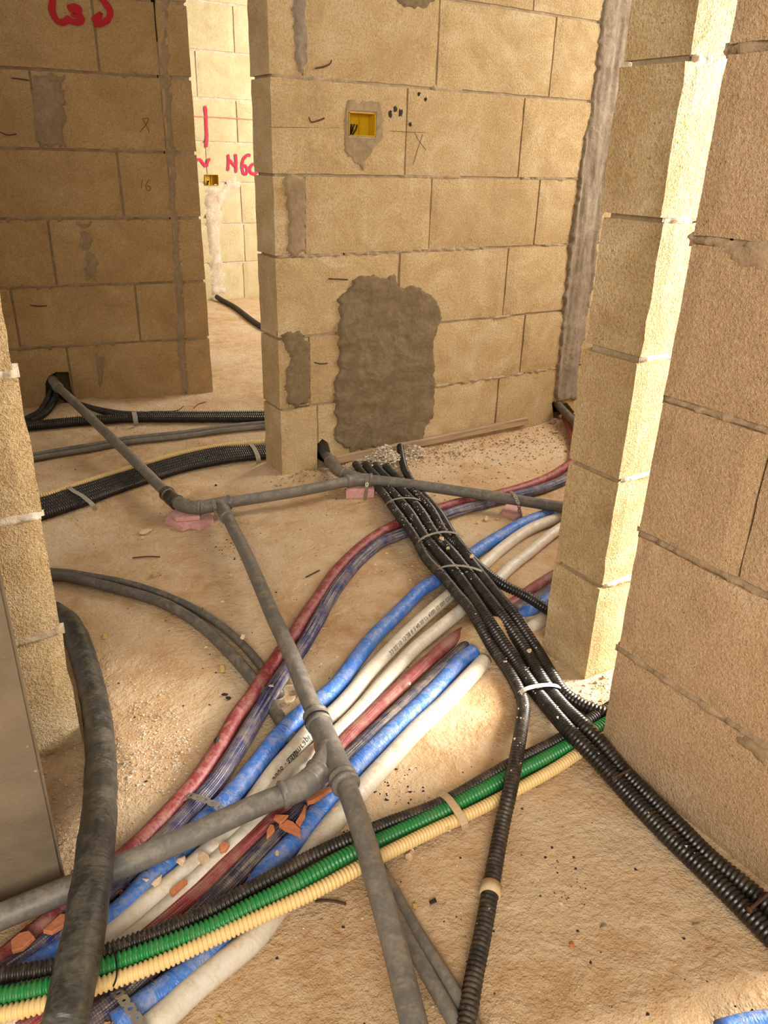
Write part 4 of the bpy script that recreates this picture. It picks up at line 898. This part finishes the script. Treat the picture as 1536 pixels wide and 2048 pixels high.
for i, (x, y, z, s, l) in enumerate(lum):
    if s: chunk('mortar_lump', at(x, y, z), (s, s*.6, s*.4), M['chip'], l, 'mortar lump', mg, seed=i*3+1)
fg = 'loose pieces of stone on the floor'
fl_ = [(292, 1066, .055, 'larger flat pale stone flake below the pink slab', .3), (283, 1078, .03, 'smaller pale stone flake below the pink slab', .4), (820, 1716, .022, 'knobbly cream lump below the cream conduit', 1), (822, 1706, .018, 'upper piece of the knobbly cream lump', 1), (1208, 1742 + 114, .016, 'small grey pebble on the bare foreground floor', .5),
       (1394, 1855, .022, 'flat grey pebble near the lower right conduits', .35), (1143, 1890, .014, 'reddish pebble on the foreground floor', .5), (1185, 1352, .03, 'terracotta pebble in the lit gap beside the right wall', .6), (1206, 1362, .016, 'grey pebble in the lit gap beside the right wall', .6),
       (972, 1041, .028, 'round stone right of the black bundle', .8), (955, 1047, .016, 'small stone right of the black bundle', .8), (995, 1040, .015, 'little stone near the small pink foam block', .8), (598, 1385, .05, 'pale rubble lump under the long drain pipe', .8), (580, 1405, .04, 'darker rubble lump under the long drain pipe', .8),
       (590, 1365, .03, 'upper rubble lump under the long drain pipe', .8), (1040, 905-30, .02, 'stone crumb near the end of the batten', .6), (900, 898, .026, 'flat chip in front of the batten', .3), (1110, 870, .03, 'broken stone at the wall corner hole', .7), (1120, 850, .035, 'reddish broken stone at the wall corner hole', .7),
       (1131, 905, .02, 'reddish stone beside the curved red pipe', .6), (1105, 855, .04, 'grey rubble lump at the wall corner hole', .6), (575, 1612, .0, '', 1), (350, 1020-300+330, .0, '', 1), (486, 1278, .02, 'stone chip resting on the curved thin pipes', .7), (640, 1008-20, .0, '', 1)]
for i, (x, y, s, l, k) in enumerate(fl_):
    if s:
        m_ = M['terracotta'] if ('redd' in l or 'terra' in l) else M['chip'] if 'grey' not in l else M['mortar']
        z = .032 if 'resting' in l else 0
        p = at(x, y, z); p.z = z if z else fz(p.x, p.y)-.001
        chunk('stone_piece', p, (s, s*.75, s*k), m_, l, 'stone', fg, seed=100+i)
for i, (x, y, l) in enumerate([(310, 1052+96, 'yellow scrap on the floor above the curved pipes'), (210, 1272, 'yellow scrap beside the black sleeve'), (445, 1337, 'yellow leaf scrap inside the curve of the thin pipes'), (438, 2040, 'yellow scrap at the bottom edge'), (830, 1812, 'pale yellow scrap beside the thin grey pipes')]):
    p = at(x, y, .0); s = 5
    shard('leaf_scrap', [(x-s, y-3), (x, y-s), (x+s, y-2), (x+4, y+5), (x-4, y+6)], .004, .0015, M['leaf'], l, 'scrap', 'yellow scraps on the floor', .2)
for i, (x, y, l) in enumerate([(450, 1390, 'upper dark chip beside the red pipe'), (456, 1398, 'lower dark chip beside the red pipe'), (435, 1508, 'dark round chip leaning on the red pipe'), (866, 1806, 'black chip beside the thin grey pipes'), (432, 972, 'black crumb behind the drain pipe left of the central wall')]):
    p = at(x, y, 0); p.z = fz(p.x, p.y) if i != 2 else .036
    chunk('dark_chip', p, (.03 if i == 2 else .018, .012, .007), M['tar'], l, 'chip', 'dark chips on the floor', seed=200+i)
for i, (pts, l) in enumerate([([(630, 1803), (665, 1801), (692, 1809)], 'bent rusty nail lying below the cream conduit'), ([(560+125/2.4, 850+730/2.4), (560+190/2.4, 850+697/2.4)], 'straight twig on the floor left of the red pipe'), ([(265, 1116), (295, 1113), (320, 1114)], 'thin twig on the floor left of the long drain pipe'), ([(300, 823), (350, 822), (368, 812)], 'thin twig behind the rear bundle'), ([(388, 816), (397, 808), (412, 804)], 'forked twig at the foot of the stub pier')]):
    q = [at(x, y, .005) for x, y in pts]
    o = tube('twig' if i else 'nail', q, .0022, M['rust'], seg=6, step=.01); tag(o, l, 'twig' if i else 'nail', 'twigs on the floor' if i else None)
# heap of crumbled mortar where the bundle leaves the wall, and gravel that nobody could count
def gravel(name, spots, mat, label, cat, smin, smax, seed):
    rnd = random.Random(seed); V = []; fc = []
    for (cx, cy, rx, ry, n, base) in spots:
        for _ in range(n):
            x = cx+rnd.gauss(0, 1)*rx; y = cy+rnd.gauss(0, 1)*ry
            if y > 2.655 and 1.2 < x < 3.2: y = 2.65
            s = rnd.uniform(smin, smax)*(rnd.random()**1.2*.8+.3); z = fz(x, y)+base*math.exp(-((x-cx)**2/(rx*rx*2)+(y-cy)**2/(ry*ry*2)))*rnd.random()
            b = len(V); a = rnd.uniform(0, 6)
            pts = [(1, 0, 0), (-.2, .9, .1), (-.9, -.3, 0), (.1, -.8, .1), (.2, .1, .8), (-.3, .1, .6), (0, 0, -.5)]
            for px_, py_, pz in pts:
                px_ += rnd.uniform(-.25, .25); py_ += rnd.uniform(-.25, .25)
                V.append((x+s*(px_*math.cos(a)-py_*math.sin(a)), y+s*(px_*math.sin(a)+py_*math.cos(a)), z+s*pz*.8))
            for f in ((0, 1, 4), (1, 5, 4), (1, 2, 5), (2, 3, 5), (3, 4, 5), (3, 0, 4), (1, 0, 6), (2, 1, 6), (3, 2, 6), (0, 3, 6)): fc.append(tuple(b+k for k in f))
    o = mesh(name, V, fc, mat); rebase(o); o['kind'] = 'stuff'; tag(o, label, cat); return o
p1 = at(738, 918); p2 = at(805, 905)
gravel('mortar_crumbs', [(p1.x-.01, 2.555, .06, .035, 900, .075), (p2.x-.01, 2.58, .03, .03, 160, .05)], M['mortar_pale'], 'heap of crumbled pale mortar where the black bundle leaves the wall', 'mortar crumbs', .005, .013, 1)
gravel('gravel', [(1.9, 2.56, .35, .05, 700, .006), (2.45, 2.5, .22, .10, 420, .004), (2.1, 2.38, .35, .13, 420, 0), (2.75, 2.55, .08, .07, 160, .03), (1.33, 2.62, .07, .04, 160, .01)], M['mortar_wet'], 'grey gravel and dust strewn in front of the central wall', 'gravel', .002, .008, 2)
pz = at(110, 1620)
gravel('gravel', [(pz.x, pz.y, .05, .12, 900, .004), (.20, 1.36, .07, .05, 500, .006), (.34, 1.42, .04, .12, 600, .003), (.30, 1.25, .04, .1, 500, .003), (.42, 1.25, .05, .1, 200, 0)], M['mortar_pale'], 'whitish gravel beside the black sleeve', 'gravel', .0012, .0045, 3)
gravel('gravel', [(.6, 1.0, .5, .35, 420, 0), (.75, .5, .25, .12, 200, 0), (1.1, 1.8, .5, .3, 350, 0), (.95, 1.7, .2, .4, 200, 0), (.9, 3.2, .4, .4, 150, 0), (1.34, 1.01, .05, .04, 120, .005)], M['chip'], 'fine tan grit scattered over the whole floor', 'gravel', .001, .0028, 4)
def spots(l, rx, ry, n): return [(at(x, y).x, at(x, y).y, rx, ry, n, 0) for x, y in l]
gravel('dark_specks', spots([(450, 1095), (475, 1105), (790, 1550), (805, 1580), (770, 1570), (1145, 1770), (700, 1700)], .025, .03, 26)+[(1.0, 2.5, .3, .3, 60, 0), (1.9, 2.5, .4, .08, 220, 0), (.7, 1.6, .4, .4, 150, 0), (.8, .7, .4, .3, 140, 0), (.9, 3.3, .4, .4, 120, 0), (1.5, 4.3, .3, .3, 90, 0), (1.6, 2.35, .3, .15, 90, 0)], M['tar'], 'dark specks of debris scattered over the floor', 'debris', .0012, .0045, 6)
gravel('stone_crumbs', [(.9, 1.9, .5, .3, 70, 0), (.75, 1.55, .05, .08, 40, 0), (1.0, 1.75, .3, .2, 50, 0), (2.0, 2.4, .4, .15, 120, 0), (.7, .75, .25, .2, 40, 0), (1.25, 1.9, .12, .2, 50, 0), (.9, 3.4, .4, .3, 50, 0), (1.35, 1.3, .08, .06, 40, .01), (1.33, 1.0, .04, .04, 50, .01), (2.75, 2.55, .08, .07, 60, .05)], M['chip'], 'pale crumbs of stone scattered over the floor', 'stone crumbs', .003, .008, 7)
pa = at(430, 1730); pb_ = at(330, 1830); pc = at(600, 1640)
rnd = random.Random(9); V = []; fc = []
def grit_on(cx, cy, rx, ry, n, z0, ang=0.86):
    for _ in range(n):
        u = rnd.gauss(0, 1)*rx; v = rnd.gauss(0, 1)*ry; x = cx+u*math.cos(ang)-v*math.sin(ang); y = cy+u*math.sin(ang)+v*math.cos(ang); s = rnd.uniform(.0015, .006); b = len(V)
        for p in ((1, 0, 0), (-.3, .9, .1), (-.8, -.5, 0), (.1, 0, .9), (0, 0, -.5)): V.append((x+s*(p[0]+rnd.uniform(-.3, .3)), y+s*(p[1]+rnd.uniform(-.3, .3)), z0+s*p[2]))
        for f in ((0, 1, 3), (1, 2, 3), (2, 0, 3), (1, 0, 4), (2, 1, 4), (0, 2, 4)): fc.append(tuple(b+k for k in f))
for x, y, n in ((440, 1712, 120), (350, 1785, 120), (300, 1835, 80), (520, 1660, 80), (60, 1900, 120), (620, 1600, 60), (250, 2010, 60), (240, 1765, 90)):
    p = at(x, y, .02); grit_on(p.x, p.y, .05, .016, n, .022)
o = mesh('brick_grit', V, fc, M['terracotta']); rebase(o); o['kind'] = 'stuff'; tag(o, 'brown grit packed between the insulated pipes', 'grit')

# white mortar specks stuck on the black bundle
V = []; fc = []
for o_, i0, i1, n in ((B1, .1, .45, 40), (B2, .1, .5, 60), (B3, .1, .5, 60), (B4, .08, .6, 60), (B5, .1, .5, 30), (B1, .45, .98, 30), (B2, .5, .95, 30)):
    Q, T, A, r = PATH[o_.name]
    for _ in range(n):
        i = int(len(Q)*rnd.triangular(i0, i1, i0+(i1-i0)*.4)); a, b_ = A[i]; an = rnd.uniform(.6, 2.5); c = Q[i]+(a*math.cos(an)+b_*math.sin(an))*r*.99; q = rnd.uniform(.0008, .0042); b = len(V)
        for p in ((1, 0, 0), (-.3, .9, .1), (-.8, -.5, 0), (.1, 0, .7), (0, 0, -.5)): V.append((c.x+q*(p[0]+rnd.uniform(-.3, .3)), c.y+q*(p[1]+rnd.uniform(-.3, .3)), c.z+q*p[2]))
        for f in ((0, 1, 3), (1, 2, 3), (2, 0, 3), (1, 0, 4), (2, 1, 4), (0, 2, 4)): fc.append(tuple(b+k for k in f))
o = mesh('mortar_specks', V, fc, M['mortar_pale']); rebase(o); o['kind'] = 'stuff'; tag(o, 'pale mortar specks stuck on the black bundle', 'mortar specks')
